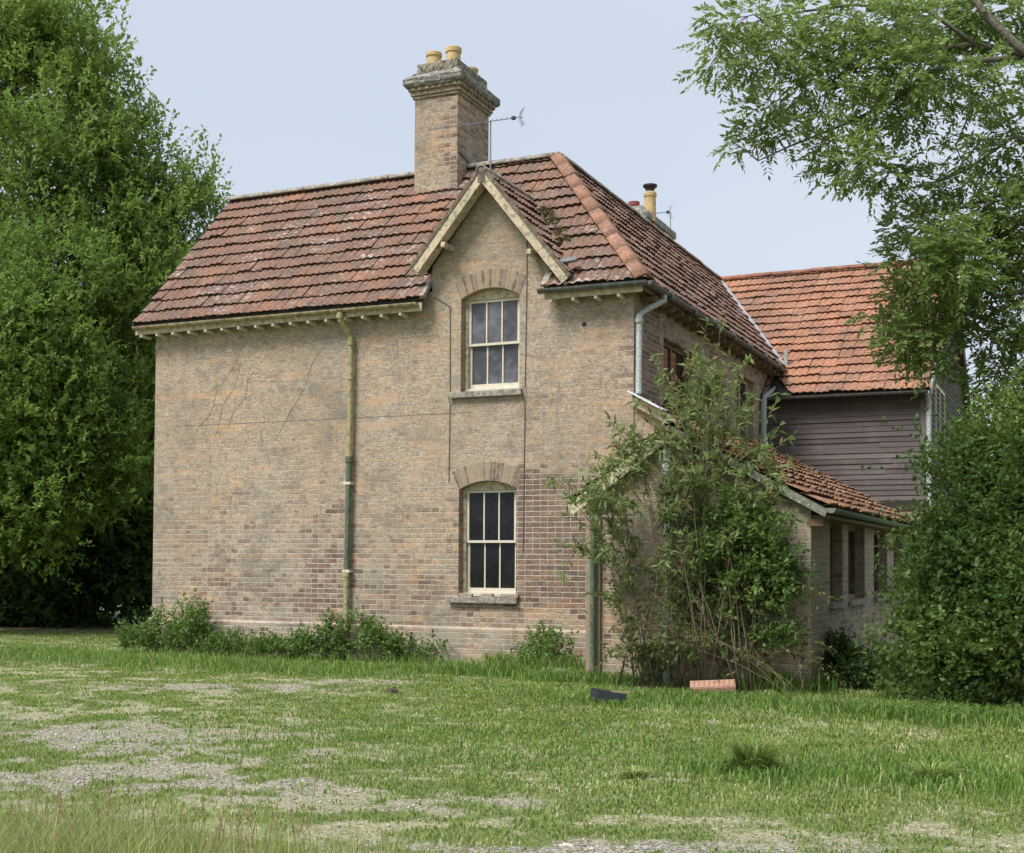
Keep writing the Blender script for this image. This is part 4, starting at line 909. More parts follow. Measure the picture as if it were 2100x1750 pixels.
# ================================================================== FOLIAGE
def unit(v): return v/np.maximum(np.linalg.norm(v, axis=-1, keepdims=True), 1e-9)
def leaf_mesh(name, C_, D_, L, Wd, mat, parent, rnd=None, droop=0.):
    """C_ leaf bases (n,3), D_ directions; one folded diamond each"""
    n = len(C_); up = RNG.normal(0, .55, (n, 3))+np.array([0, 0, 1.]); S = unit(np.cross(D_, up)); Nn = np.cross(S, D_)
    L = np.broadcast_to(L, n)[:, None]; Wd = np.broadcast_to(Wd, n)[:, None]
    V = np.empty((n, 4, 3)); V[:, 0] = C_; V[:, 1] = C_+D_*L*.45+S*Wd*.5+Nn*Wd*.16; V[:, 3] = C_+D_*L*.45-S*Wd*.5+Nn*Wd*.16
    V[:, 2] = C_+D_*L; V[:, 2, 2] -= droop*L[:, 0]
    i = np.arange(n)[:, None]*4; F3 = np.concatenate([i+[0, 1, 2], i+[0, 2, 3]], 0)
    r = RNG.random(n) if rnd is None else np.clip(rnd, 0, 1)
    return npmesh(name, V.reshape(-1, 3), F3, mat, parent, {'rnd': ('FACE', np.concatenate([r, r]))})
def lumps_sample(lumps, n, shell=.45):
    """points in a set of ellipsoid lumps (centre, rx, ry, rz, weight), biased outwards, and their outward direction"""
    Cc = np.array([l[0] for l in lumps], float); Rr = np.array([l[1:4] for l in lumps], float); wt = np.array([l[4] if len(l) > 4 else 1. for l in lumps])*np.prod(Rr, 1)**(2/3)
    k = RNG.choice(len(lumps), n, p=wt/wt.sum()); u_ = unit(RNG.normal(0, 1, (n, 3)))
    # bumpy outline
    b_ = 1+.28*np.sin(u_[:, 0]*5+k*1.7)*np.sin(u_[:, 1]*4+k)+.18*np.sin(u_[:, 2]*9+k*2.3+u_[:, 0]*6)
    r = RNG.random(n)**shell*b_
    return Cc[k]+u_*Rr[k]*r[:, None], u_, k, r
def sprigs(base, dirs, nl, length, leaf, wid, spread, lk=None):
    """nl leaves along each sprig"""
    n = len(base); t = (np.arange(nl)+.6)/nl
    P_ = base[:, None]+dirs[:, None]*(t[None, :, None]*np.broadcast_to(length, n)[:, None, None]); P_ = P_+RNG.normal(0, .012, P_.shape)
    D_ = unit(dirs[:, None]*.55+RNG.normal(0, spread, (n, nl, 3)))
    return P_.reshape(-1, 3), D_.reshape(-1, 3)
def L_(px, py, d, r, w=1., fz=1.): 
    c = atD(px, py, d); return ((c.x, c.y, c.z), r, r, r*fz, w)
def trunk_mesh(name, specs, mat, parent, seg=9):
    b = bmesh.new()
    for pts, r0, r1 in specs:
        m = len(pts); add_tube(b, pts, [r0+(r1-r0)*i/(m-1) for i in range(m)], seg)
    return obj(name, b, mat, parent, True)
def limb(a, b_, sag=.0, n=7, wob=.12):
    a, b_ = P(a), P(b_); L = (b_-a).length; out_ = []
    o1 = P((random.uniform(-1, 1), random.uniform(-1, 1), random.uniform(-.5, .5)))*wob*L
    for i in range(n):
        t = i/(n-1); out_.append(a.lerp(b_, t)+o1*math.sin(t*math.pi)*.5+P((0, 0, 1))*sag*math.sin(t*math.pi)*L+P((random.uniform(-1, 1), random.uniform(-1, 1), random.uniform(-1, 1)))*wob*.12*L*(0 < i < n-1))
    return out_
def tree(name, label, lumps, base, nspr, nl, slen, leaf, wid, mat, group=None, upb=.5, spread=.55, tr=.16, shell=.4, trunks=1, cs=.26, per=13, cat='tree'):
    t = tag(empty(name, base), label, cat, group)
    nc_ = max(3, nspr//per); Pc, uc_, k, rc_ = lumps_sample(lumps, nc_, shell); ci = RNG.integers(0, nc_, nspr)
    off = RNG.normal(0, 1, (nspr, 3)); cz_ = cs*(.5+RNG.random(nc_)); Pp = Pc[ci]+off*cz_[ci][:, None]*np.array([1, 1, .8]); u_ = unit(uc_[ci]*.8+unit(off)*.8); r = rc_[ci]
    d_ = unit(u_*.7+np.array([0, 0, upb])+RNG.normal(0, .35, u_.shape))
    keep = Pp[:, 2] > .05; Pp, d_, r = Pp[keep], d_[keep], r[keep]
    C_, D_ = sprigs(Pp, d_, nl, slen*(.6+.8*RNG.random(len(Pp))), leaf, wid, spread)
    kp = C_[:, 2] > .02; C_, D_ = C_[kp], D_[kp]
    m = len(C_); tv = np.repeat(.5*RNG.random(nc_)[ci][keep]+.5*RNG.random(len(Pp)), nl)[kp]
    rn = np.clip(.3*RNG.random(m)+.4*tv+1.1*(vnoise(C_[:, 0]+C_[:, 1]*.5, C_[:, 2], 1.3, 3, 3)-.36), 0, 1)*.9+.1*(RNG.random(m) > .965)
    leaf_mesh('crown', C_, D_, leaf*(.7+.6*RNG.random(m)), wid*(.8+.4*RNG.random(m)), mat, t, rn)
    specs = []
    for q in range(trunks):
        b0 = P(base)+P((random.uniform(-.3, .3)*(q > 0), random.uniform(-.3, .3)*(q > 0), -.05)); hi = max(lumps, key=lambda l: l[0][2])
        top = P(hi[0])
        sp = limb(b0, (b0.x*.5+top.x*.5, b0.y*.5+top.y*.5, top.z*.8), 0, 9, .04); specs.append((sp, tr, tr*.25))
        for l in lumps:
            s0 = min(sp, key=lambda p: abs(p.z-max(.5, l[0][2]*.7))); specs.append((limb(s0, l[0], .03, 6), tr*.32, tr*.07))
            for j in range(3):
                e = P(l[0])+P((random.uniform(-1, 1)*l[1], random.uniform(-1, 1)*l[2], random.uniform(-.5, 1)*l[3]))*.8
                specs.append((limb(P(l[0]).lerp(s0, .3), e, .02, 5), tr*.12, tr*.03))
    trunk_mesh('trunk', specs, M_bark, t, 7)
    return t
M_lfA = leaf_mat('pale_leaf', (.12, .21, .05), (.37, .49, .13), (.54, .63, .25), .91, .52)
M_lfB = leaf_mat('bright_leaf', (.095, .18, .04), (.29, .42, .095), (.42, .53, .17), .93, .48)
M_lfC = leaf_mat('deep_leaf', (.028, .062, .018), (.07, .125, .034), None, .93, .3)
M_lfH = leaf_mat('hedge_leaf', (.03, .075, .02), (.17, .26, .06), (.36, .40, .14), .91, .4, .5)
M_lfS = leaf_mat('shrub_leaf', (.14, .20, .075), (.34, .42, .18), (.34, .20, .11), .94, .5)
M_lfK = leaf_mat('ash_leaf', (.12, .195, .06), (.33, .42, .13), (.48, .54, .22), .95, .45)
M_lfW = leaf_mat('weed_leaf', (.075, .145, .035), (.22, .33, .085), (.38, .40, .17), .95, .35)

# tall pale tree beside and behind the left end of the house
LA = [L_(-60, 60, 28, 1.7), L_(40, 40, 27.6, 1.1), L_(130, 110, 27.5, 1.0), L_(-60, 120, 28, 1.7), L_(70, 150, 27.5, 1.25, 1, 1.2), L_(170, 210, 27.3, 1.1, 1, 1.3), L_(250, 300, 27.3, 1.0, 1, 1.2), L_(60, 350, 27, 1.9), L_(330, 380, 27.4, .85), L_(375, 400, 27.6, .6), L_(190, 430, 27, 1.5), L_(330, 500, 27.6, 1.0), L_(250, 570, 27.2, 1.5), L_(80, 560, 27, 1.9),
      L_(-120, 500, 28, 2.2), L_(250, 720, 27.5, 1.5), L_(120, 760, 27.5, 1.9), L_(290, 850, 27.6, 1.3), L_(-100, 850, 28, 2.1), L_(160, 940, 27.6, 1.7), L_(300, 1000, 28, 1.0), L_(20, 1040, 27.8, 1.8), L_(260, 1080, 28, 1.1, .8)]
tree('leafy_tree', 'tallest tree, pale green, rising above the left end of the roof', LA, (-13.0, 7.6, 0), 19000, 11, .40, .125, .058, M_lfA, 'trees left of the house', .75, .5, .22, .40)
LB = [L_(30, 560, 25, .7, 1, 1.2), L_(80, 640, 24.6, .8), L_(20, 740, 24.5, 1.0), L_(130, 740, 24.5, .7), L_(200, 560, 25.2, .45, .7), L_(60, 880, 24.3, 1.1), L_(190, 870, 24.5, .7), L_(-90, 820, 25, 1.3), L_(120, 990, 24.4, .9), L_(30, 1040, 24.6, 1.1), L_(240, 980, 24.8, .55), L_(-100, 1050, 25, 1.3)]
tree('bushy_tree', 'lower bright green bushy tree in front of the tallest tree at the left edge', LB, tuple(atD(20, 1270, 30.5))[:2]+(0,), 8200, 11, .32, .11, .055, M_lfB, 'trees left of the house', .5, .6, .13, .42, cs=.22)
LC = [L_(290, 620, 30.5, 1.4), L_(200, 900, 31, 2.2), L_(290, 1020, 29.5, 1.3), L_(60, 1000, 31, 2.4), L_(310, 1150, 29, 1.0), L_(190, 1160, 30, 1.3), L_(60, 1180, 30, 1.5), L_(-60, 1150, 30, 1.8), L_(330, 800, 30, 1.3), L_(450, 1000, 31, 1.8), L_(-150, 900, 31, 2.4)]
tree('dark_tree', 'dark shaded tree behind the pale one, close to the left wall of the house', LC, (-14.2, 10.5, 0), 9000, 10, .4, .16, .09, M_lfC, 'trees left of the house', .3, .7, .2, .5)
# hedge bank below the trees
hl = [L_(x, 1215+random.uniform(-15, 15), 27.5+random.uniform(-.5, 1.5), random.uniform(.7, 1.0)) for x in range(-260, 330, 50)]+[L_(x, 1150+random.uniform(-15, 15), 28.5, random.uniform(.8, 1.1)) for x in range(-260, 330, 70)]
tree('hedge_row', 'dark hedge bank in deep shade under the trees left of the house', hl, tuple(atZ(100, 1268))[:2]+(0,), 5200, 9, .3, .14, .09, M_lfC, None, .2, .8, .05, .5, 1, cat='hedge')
# wood behind, so that no bare horizon shows past the house
far = []
for i in range(76):
    x = -98+i*1.9; far.append(((x, 38+random.uniform(-2, 3), random.uniform(1.2, 2.2)), 2.2, 2., random.uniform(1.5, 2.4), 1.))
Pp, u_, k, r = lumps_sample(far, 26000, .4); kp = Pp[:, 2] > 0
tag(leaf_mesh('distant_wood', Pp[kp], unit(RNG.normal(0, 1, (kp.sum(), 3))), .5, .35, M_lfC, None), 'low dark wood far behind the buildings', 'trees', kind='stuff')

# right-hand hedge
LH = [L_(2060, 960, 13.9, .60), L_(2000, 960, 14.1, .34), L_(2120, 880, 13.6, .42), L_(1985, 1040, 13.9, .40), L_(2080, 1090, 13.3, .70), L_(1955, 1130, 13.8, .38), L_(2020, 1180, 13.4, .52), L_(1945, 1225, 13.7, .34), L_(2100, 1260, 12.9, .70), L_(1935, 1320, 13.6, .42), L_(1990, 1330, 13.2, .55), L_(1850, 1390, 13.7, .28), L_(2100, 1380, 12.8, .6), L_(1930, 1410, 13.3, .33), L_(2240, 1000, 13, 1.0), L_(2260, 1250, 12.7, 1.0), L_(2400, 1100, 12.7, 1.2), L_(2040, 1430, 13.0, .3), L_(2060, 1150, 14.6, .8), L_(1960, 1250, 14.6, .6), L_(2150, 950, 15, .9), L_(1910, 1110, 14, .2), L_(1880, 1300, 13.9, .22)]
tree('hedge_bush', 'large dark green overgrown bush at the right edge of the field', LH, tuple(atZ(2050, 1450))[:2]+(0,), 12500, 9, .24, .060, .040, M_lfH, None, .45, .7, .02, .40, 3, cs=.15, per=16, cat='bush')
tree('dark_shrub', 'small dark shrub at the foot of the outbuilding windows', [L_(1715, 1345, 15.4, .22), L_(1740, 1370, 15.2, .2), L_(1690, 1380, 15.3, .17), L_(1770, 1390, 14.8, .2)], tuple(atZ(1715, 1405))[:2]+(0,), 800, 8, .14, .06, .035, M_lfC, None, .4, .7, .01, .45, 1, cs=.06, cat='shrub')

# ash tree: limbs enter from the right
ash = tag(empty('ash_tree', (10.5, .5, 0)), 'ash tree reaching in from the right edge with feathery leaves over the annex roof', 'tree')
AS = lambda pts, d0, d1: [atD(px, py, d0+(d1-d0)*i/(len(pts)-1)) for i, (px, py) in enumerate(pts)]
limbs = [(AS([(2500, 700), (2330, 400), (2180, 160), (2080, 90), (2020, 30), (1960, -60)], 14.6, 15), .085, .035),
         (AS([(2180, 160), (2090, 110), (2000, 90), (1900, 105), (1760, 150), (1640, 100), (1560, 40)], 14.9, 15.6), .05, .010),
         (AS([(2100, 120), (1980, 125), (1900, 150), (1830, 210), (1720, 260), (1620, 300), (1555, 330)], 14.9, 15.3), .038, .007),
         (AS([(1900, 150), (1880, 230), (1800, 270), (1700, 240), (1600, 240)], 15, 14.6), .02, .006),
         (AS([(2000, 90), (1900, 20), (1750, 10), (1600, 30), (1500, 60)], 14.9, 15.8), .03, .006),
         (AS([(2330, 400), (2180, 330), (2080, 390), (1960, 430), (1880, 470)], 14.6, 15), .04, .007),
         (AS([(2180, 330), (2080, 280), (1980, 350), (1900, 380), (1790, 400)], 14.8, 15.2), .028, .006),
         (AS([(1985, 145), (1990, 230), (1960, 300), (1985, 360)], 15, 15.2), .015, .005),
         (AS([(2500, 700), (2250, 640), (2130, 590), (2040, 610), (1990, 560), (1900, 570)], 14.6, 15.2), .06, .009),
         (AS([(2130, 590), (2090, 620), (2040, 640), (1960, 690), (1850, 680)], 14.8, 15.2), .022, .006),
         (AS([(2130, 590), (2060, 560), (2030, 480), (1940, 430)], 14.8, 15.3), .022, .006),
         (AS([(2040, 640), (2030, 720), (2060, 780)], 14.9, 15), .014, .005)]
specs = [(p, a, b_) for p, a, b_ in limbs]
specs.append(([(10.5, .5, -.1), (10.4, .4, 1.5), (10.0, .0, 2.6), tuple(limbs[0][0][0])], .30, .14))
LK = [(1500, 40, .30), (1480, 100, .26), (1560, 20, .3), (1600, 90, .34), (1530, 120, .2), (1660, 40, .36), (1740, 40, .4), (1700, 120, .34), (1640, 170, .3), (1560, 230, .26), (1545, 280, .22), (1610, 270, .22), (1690, 210, .28), (1770, 130, .36), (1840, 60, .42), (1920, 40, .45), (2000, 40, .42), (2080, 20, .4), (1860, 150, .40), (1940, 140, .36), (1790, 220, .30), (1870, 230, .24), (1700, 300, .22), (1760, 330, .28), (1820, 360, .30), (1770, 290, .18), (2040, 170, .30), (2000, 210, .22), (1700, 350, .14), (1880, 390, .16),
      (2000, 290, .24), (1960, 340, .22), (1920, 380, .18), (2060, 300, .30), (2100, 370, .24), (1840, 470, .14), (1900, 460, .30), (1980, 450, .38), (2070, 440, .40), (1880, 540, .34), (1960, 530, .42), (2050, 530, .42), (1870, 620, .32), (1930, 610, .36), (1850, 690, .24), (1900, 700, .28), (1800, 650, .15), (1960, 640, .26), (2020, 600, .2), (2040, 700, .26), (2080, 760, .24), (2020, 780, .2), (2090, 650, .3), (1920, 760, .14), (1500, 290, .12), (1450, 150, .14), (2150, 500, .5), (2180, 700, .5), (2200, 200, .5), (2250, 420, .6)]
lk = [L_(a, b_, 15.1+random.uniform(-.6, .8), r, .6 if a < 1760 else (.8 if b_ < 440 else 1.0)) for a, b_, r in LK]
allp = [p for s_ in specs[:-1] for p in s_[0]]
for l in lk:
    c = P(l[0]); s0 = min(allp, key=lambda p: (p-c).length)
    tp_ = limb(s0, c, .03, 6, .1); specs.append((tp_, .010, .004))
    for j in range(4):
        e = c+P((random.uniform(-1, 1), random.uniform(-1, 1), random.uniform(-1, .8)))*l[1]; specs.append((limb(tp_[3], e, .02, 4, .1), .005, .002))
trunk_mesh('trunk', specs, M_bark, ash, 7)
Pp, u_, k, r = lumps_sample(lk, 4300, .5)
dr = unit(u_*.6+RNG.normal(0, .45, u_.shape)+np.array([0, 0, -.12]))
npair = 5; Ls = (.22+.10*RNG.random(len(Pp)))
C_l, D_l = [], []
sidev = unit(np.cross(dr, RNG.normal(0, .3, dr.shape)+np.array([0, 0, 1.])))
for i in range(npair):
    t = (.3+.7*i/npair); c = Pp+dr*(Ls*t)[:, None]; c[:, 2] -= .05*t*t
    for sg in (-1, 1): C_l.append(c); D_l.append(unit(dr*.6+sidev*sg*.85+RNG.normal(0, .12, dr.shape)+np.array([0, 0, -.15])))
c = Pp+dr*Ls[:, None]; c[:, 2] -= .05; C_l.append(c); D_l.append(dr)
C_ = np.concatenate(C_l); D_ = np.concatenate(D_l); tv = np.tile(RNG.random(len(Pp)), 11)
leaf_mesh('crown', C_, D_, .098, .036, M_lfK, ash, .6*tv+.3*RNG.random(len(C_))+.1*(RNG.random(len(C_)) > .96))

def onroof(px, py):
    n_ = P((0, -T1, 1)); d_ = Hs+T1*O; r_ = ray(px, py); return CAM+r_*((d_-CAM.dot(n_))/r_.dot(n_))
mz = [(tuple(onroof(x_, y_)+P((0, 0, .03))), .10, .10, .07, 1.) for x_, y_ in ((1118, 440), (1135, 462), (1148, 485), (1158, 500), (1128, 448))]
mo = tag(empty('roof_weeds', mz[2][0]), 'brown moss and small weeds growing in the valley right of the front gable', 'weeds')
Pp, u_, k, r = lumps_sample(mz, 420, .5); C_, D_ = sprigs(Pp, unit(u_+np.array([0, 0, .6])), 4, .05, .03, .02, .8)
leaf_mesh('foliage', C_, D_, .035, .016, leaf_mat('moss_leaf', (.07, .05, .025), (.15, .12, .05), (.12, .17, .04), .7, .2), mo)
# arching shrub against the outbuilding
def stem_shrub(name, label, base_pts, tips, nsub, leafL, leafW, mat, stem_m, lp=.5, nleaf=16, cat='shrub', sag=.16, heads=0, subspread=.35, r0=.012):
    t = tag(empty(name, base_pts[0]), label, cat); specs = []; Cc, Dd = [], []; hds = []
    for tip in tips:
        b0 = P(random.choice(base_pts))+P((random.uniform(-.15, .15), random.uniform(-.1, .1), 0)); tip = P(tip)
        st = limb(b0, tip, sag, 9, .10); specs.append((st, r0, r0*.25))
        subs = [st[4:]]
        for j in range(nsub):
            s0 = random.choice(st[4:8]); e = tip.lerp(s0, random.uniform(0, .6))+P((random.gauss(0, 1), random.gauss(0, .8), random.gauss(0, 1)))*subspread
            sb = limb(s0, e, .08, 5, .1); specs.append((sb, r0*.35, r0*.12)); subs.append(sb)
        for sb in subs:
            for q in range(nleaf):
                f = random.random()*.75+.25 if sb is not subs[0] else random.random(); f *= len(sb)-1.001; i = int(f); p = sb[i].lerp(sb[i+1], f-i); dd_ = (sb[i+1]-sb[i]).normalized()
                Cc.append(p); Dd.append((dd_*.5+P((random.gauss(0, .6), random.gauss(0, .6), random.gauss(0, .5)))).normalized())
            if heads and random.random() < heads:
                p = sb[-1]; dd_ = (sb[-1]-sb[-2]).normalized(); q1 = p+dd_*.06+P((0, 0, .02)); q2 = p+dd_*.14+P((0, 0, .0)); hb = bmesh.new(); add_tube(hb, [p, q1, q2], [.010, .014, .004], 6); hds.append(hb)
    trunk_mesh('stem', specs, stem_m, t, 5)
    Cc, Dd = np.array([tuple(p) for p in Cc]), np.array([tuple(p) for p in Dd])
    kp = (Cc[:, 2] > .03) & ~((abs(Cc[:, 0]-px_) < .075) & (Cc[:, 2] < 2.75) & (Cc[:, 1] < yf) & (RNG.random(len(Cc)) < .85)); m = kp.sum()
    leaf_mesh('foliage', Cc[kp], Dd[kp], leafL*(.6+.7*RNG.random(m)), leafW*(.8+.4*RNG.random(m)), mat, t, None, .12)
    if hds: mh = simple('dry_brown_flower', (.14, .07, .04), .95, .3, 20)
    for hb in hds: obj('seed_head', hb, mh, t, True)
    return t
def wallD(px): return 15.72-(px-1205)/455*1.22      # distance of the outbuilding front at that point
def cl_tips(lst, off=.16):
    out_ = []
    for px, py, d, sx, n in lst:
        for i in range(n): 
                x_, y_ = px+random.gauss(0, sx), py+random.gauss(0, sx*.9); above = y_ < 880+.5*max(0, x_-1374)-.75*min(0, x_-1374)-30
                out_.append(atD(x_, y_, min(d+random.uniform(-.35, .35), wallD(x_)+(.35 if above else -off)-random.random()*.35)))
    return out_
fy_ = lambda x: 1396+(x-1205)*.062
bb = [tuple(atZ(x, fy_(x)+8)) for x in (1330, 1400, 1460, 1520, 1290)]
tips = cl_tips([(1440, 770, 15.4, 26, 4), (1385, 800, 15.4, 26, 3), (1480, 760, 15.6, 24, 3), (1500, 850, 15.3, 34, 3), (1400, 880, 15.1, 36, 2), (1265, 880, 15.0, 20, 3), (1235, 930, 14.9, 20, 2), (1200, 990, 14.8, 22, 3), (1150, 985, 14.7, 10, 1), (1140, 1105, 14.7, 10, 1), (1560, 830, 15.6, 14, 1), (1590, 900, 15.6, 12, 2), (1560, 960, 15.2, 28, 2), (1340, 1010, 15.0, 40, 2), (1450, 1000, 15.0, 45, 3), (1620, 1040, 15.0, 18, 1), (1300, 1100, 14.9, 36, 2), (1400, 1100, 14.8, 45, 2), (1530, 900, 15.2, 36, 2), (1590, 1000, 15.2, 24, 2), (1440, 725, 15.5, 14, 2), (1260, 1010, 14.8, 30, 2)])
stem_shrub('arching_shrub', 'tall straggly arching shrub with long leaves growing over the outbuilding gable', bb, tips[::1], 6, .13, .034, M_lfS, M_twig, nleaf=16, sag=.13, heads=.14, subspread=.21, r0=.0085)
LBm = [L_(x_, y_, wallD(x_)-r_*1.1, r_, w_) for x_, y_, r_, w_ in ((1540, 1110, .30, 1), (1590, 1150, .22, 1), (1490, 1120, .24, 1), (1560, 1190, .26, 1), (1480, 1190, .22, 1), (1420, 1200, .2, .9), (1605, 1200, .16, 1), (1350, 1280, .16, .4), (1290, 1230, .2, .3), (1270, 1160, .16, .3), (1400, 1060, .2, .4), (1520, 1040, .2, .6), (1450, 1290, .25, .3), (1540, 1290, .25, .35), (1340, 1340, .2, .35), (1600, 1290, .2, .35))]
tree('bramble_bush', 'dense dark green bramble bush against the outbuilding front, right of the mottled pipe', LBm, tuple(atZ(1530, 1418))[:2]+(0,), 1400, 9, .16, .062, .038, M_lfW, None, .3, .75, .008, .45, 3, cs=.08, cat='bush')
# bare straw stems below it
tips = cl_tips([(1330, 1240, 14.8, 50, 7), (1500, 1250, 14.8, 70, 8), (1450, 1330, 14.7, 90, 10), (1560, 1290, 14.8, 60, 8), (1630, 1320, 15.0, 26, 4), (1400, 1300, 14.7, 50, 6), (1280, 1310, 14.8, 40, 8)])
stem_shrub('dry_stems', 'tangle of dry straw stems at the foot of the outbuilding front', [tuple(atZ(x, fy_(x)+3)) for x in (1330, 1400, 1450, 1500, 1550, 1600, 1640)], tips, 5, .06, .028, leaf_mat('withered_leaf', (.10, .14, .05), (.22, .24, .09), (.20, .14, .07), .78, .35), M_straw, nleaf=15, cat='dry stems', sag=.14, subspread=.19, r0=.003)

# weeds along the wall foot
def weeds(label, lumps, base, n, leaf=.06, wid=.035, mat=None, nm='weed_clump'):
    return tree(nm, label, lumps, base, int(n*.55), 8, .17, leaf, wid, mat or M_lfW, 'weed clumps along the foot of the front wall', .6, .7, .006, .5, 3, cs=.06, per=8, cat='weeds')
def lw(lst): return [((x, y, z*.88), rx, .22, rz*.85, 1.) for x, y, z, rx, rz in lst]
def gp(px, y=-.25): 
    c = atY(px, 1300, y); return c.x
weeds('leafy weeds spilling round the left corner of the house', lw([(gp(290), -.3, .18, .35, .22), (gp(340), -.3, .30, .38, .32), (gp(400), -.25, .55, .26, .34), (gp(410), -.35, .25, .4, .3)]), (gp(340), -.3, 0), 1150)
weeds('low weeds along the pale plinth left of the cream and green downpipe', lw([(gp(470), -.35, .16, .4, .20), (gp(530), -.35, .14, .4, .17), (gp(590), -.4, .12, .35, .18)]), (gp(530), -.35, 0), 800)
weeds('dark weeds climbing round the foot of the green downpipe', lw([(gp(660), -.45, .16, .30, .24), (gp(690), -.25, .42, .16, .34), (gp(640), -.55, .13, .3, .18), (gp(750), -.2, .38, .16, .26)]), (gp(680), -.35, 0), 850)
weeds('mixed weeds between the green downpipe and the lower window', lw([(gp(770), -.2, .25, .25, .22), (gp(810), -.25, .16, .28, .18), (gp(870), -.25, .10, .25, .12)]), (gp(790), -.25, 0), 520)
weeds('thin weeds below and right of the lower window', lw([(gp(1100), -.35, .2, .22, .22), (gp(1140), -.5, .25, .2, .26), (gp(1180), -.8, .25, .16, .25), (gp(1110), -.6, .12, .3, .14)]), (gp(1130), -.5, 0), 520)
def tussock(label, px, py, r, h, n, dark=.3, mat=None):
    c = atZ(px, py); z0 = float(gz(np.array([c.x]), np.array([c.y]))[0])
    a = RNG.random(n)*6.28; q = np.sqrt(RNG.random(n))*r*.45; X = c.x+np.cos(a)*q; Y = c.y+np.sin(a)*q
    t = tag(empty('grass_tussock', (c.x, c.y, z0)), label, 'tussock', 'rounded grass tussocks in the field')
    # curved blades splaying outward
    H = h*(.3+.8*RNG.random(n)); out_ = r*(.35+.9*RNG.random(n)); a2 = a+RNG.normal(0, .4, n)
    K = 5; V = np.zeros((n, K, 2, 3)); wd = .0075
    for i in range(K):
        s_ = i/(K-1); x = X+np.cos(a2)*out_*s_**1.35; y = Y+np.sin(a2)*out_*s_**1.35; z = z0-.01+H*(s_*1.9-s_*s_*1.1)
        ww = wd*(1-.85*s_); V[:, i, 0] = np.stack([x-np.sin(a2)*ww, y+np.cos(a2)*ww, z], -1); V[:, i, 1] = np.stack([x+np.sin(a2)*ww, y-np.cos(a2)*ww, z], -1)
    b0 = np.arange(n)[:, None]*K*2; Fs = [b0+[2*i, 2*i+1, 2*i+3, 2*i+2] for i in range(K-1)]
    rr_ = np.tile(RNG.random(n), K-1)
    npmesh('blades', V.reshape(-1, 3), np.concatenate(Fs), mat or M_tus, t, {'rnd': ('FACE', rr_)})
    return t
M_tus = leaf_mat('tussock_blade', (.12, .20, .04), (.30, .40, .09), (.36, .32, .16), .82, .35)
tussock('largest dark grass tussock standing alone in the right half of the field', 1545, 1590, .21, .30, 420)
tussock('smaller yellowish grass tussock nearer the right edge', 1912, 1608, .17, .17, 260, mat=M_grass)
tussock('low flat grass tussock left of the largest one', 1300, 1600, .12, .09, 160, mat=M_grass)
tussock('spiky tuft of long dark leaves under the lower window', 1015, 1376, .22, .32, 260)

# ================================================================== LOOSE THINGS IN THE GRASS
g = G('pinkish_clay'); cc = g.mix(g.rng(g.noise(8, 4), .3, .7), (.34, .19, .13), (.46, .28, .20)); g.bsdf(cc, .9, g.bump(g.noise(60, 4), .004)); M_pink = g.m
c = atZ(1462, 1424)
blk = tag(empty('clay_block', tuple(c)), 'long pink clay block lying in the grass before the outbuilding', 'block')
b = bmesh.new(); add_box(b, -.25, .25, -.11, .11, 0, .062, .004)
for i in range(9): add_box(b, -.245+i*.055, -.205+i*.055, -.105, .105, .061, .075, .005)
add_box(b, -.25, .25, .075, .105, .034, .078, .004)
M4 = Matrix.Translation(c+P((0, 0, .05))) @ Matrix.Rotation(.30, 4, 'Z') @ Matrix.Rotation(.24, 4, 'X') @ Matrix.Rotation(-.06, 4, 'Y'); bmesh.ops.transform(b, matrix=M4, verts=b.verts)
obj('ribbed_slab', b, M_pink, blk)
c = atZ(1246, 1445); cr_ = tag(empty('broken_crate', tuple(c)), 'small broken black crate in the grass below the shrub', 'crate')
b = bmesh.new()
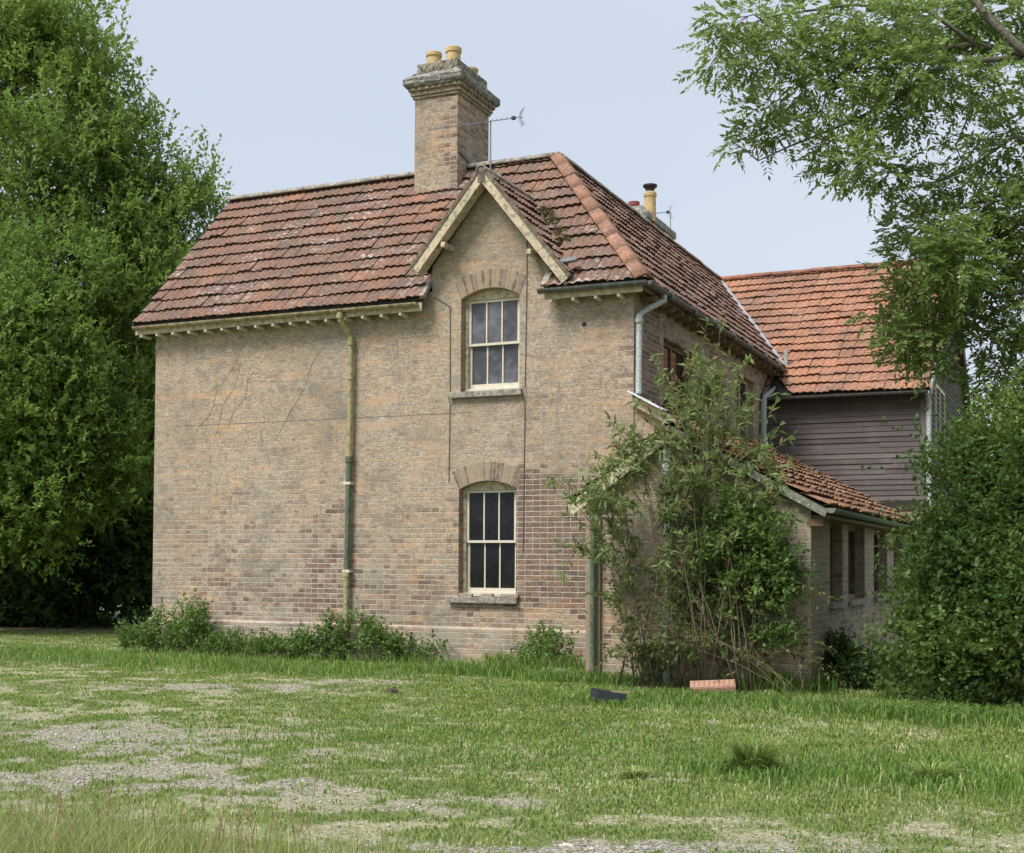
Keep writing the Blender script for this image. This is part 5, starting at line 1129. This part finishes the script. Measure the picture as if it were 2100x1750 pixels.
for (x0, x1, y0, y1) in ((-.16, .16, -.12, -.105), (-.16, .16, .105, .12), (-.16, -.145, -.105, .105), (.145, .16, -.105, .105)): add_box(b, x0, x1, y0, y1, 0, .10 if y0 < 0 else .12, .003)
add_box(b, -.16, .16, -.12, .12, -.01, .004)
bmesh.ops.transform(b, matrix=Matrix.Translation(c+P((0, 0, .03))) @ Matrix.Rotation(.62, 4, 'Z') @ Matrix.Rotation(.16, 4, 'Y') @ Matrix.Rotation(-.1, 4, 'X'), verts=b.verts); obj('box', b, simple('black_blue_plastic', (.02, .026, .032), .6, .4, 20), cr_)
b = bmesh.new(); add_beam(b, c+P((-.12, -.02, .115)), c+P((.24, .06, .135)), .05, .012); add_beam(b, c+P((-.1, .06, .11)), c+P((.1, .1, .13)), .06, .01); obj('slat', b, M_straw, cr_)
def rock(name, label, px, py, s, mat, cat, grp=None):
    c = atZ(px, py); b = bmesh.new(); bmesh.ops.create_icosphere(b, subdivisions=3, radius=1)
    for v in b.verts:
        n_ = v.co.normalized(); k_ = 1+.22*math.sin(n_.x*4+px)*math.sin(n_.y*5)+.12*math.sin(n_.z*9+n_.x*7)+random.uniform(-.05, .05); v.co = P((n_.x*s[0]*k_, n_.y*s[1]*k_, n_.z*s[2]*k_))+c+P((0, 0, s[2]*.5))
    return tag(obj(name, b, mat), label, cat, grp)
M_rub = simple('pale_rubble', (.36, .32, .27), .95, .3, 14, .01, (.16, .14, .11))
for px, py, s_, lb in ((1150, 1392, (.13, .1, .08), 'pale lump of rubble at the wall foot, the left one of three'), (1172, 1398, (.10, .09, .06), 'pale lump of rubble between two others at the wall foot'), (1190, 1390, (.08, .08, .06), 'small pale lump of rubble nearest the green pipe')):
    rock('rubble_lump', lb, px, py, s_, M_rub, 'rubble', 'lumps of pale rubble by the wall')
rock('dark_stone', 'dark rounded stone in worn grass left of the lower window', 806, 1424, (.06, .05, .05), simple('dark_stone_mat', (.08, .06, .045), .95), 'stone')
rock('pale_stone', 'flat whitish stone lying in the near right straw grass', 1160, 1738, (.035, .03, .014), simple('flint', (.50, .46, .40), .8), 'stone')
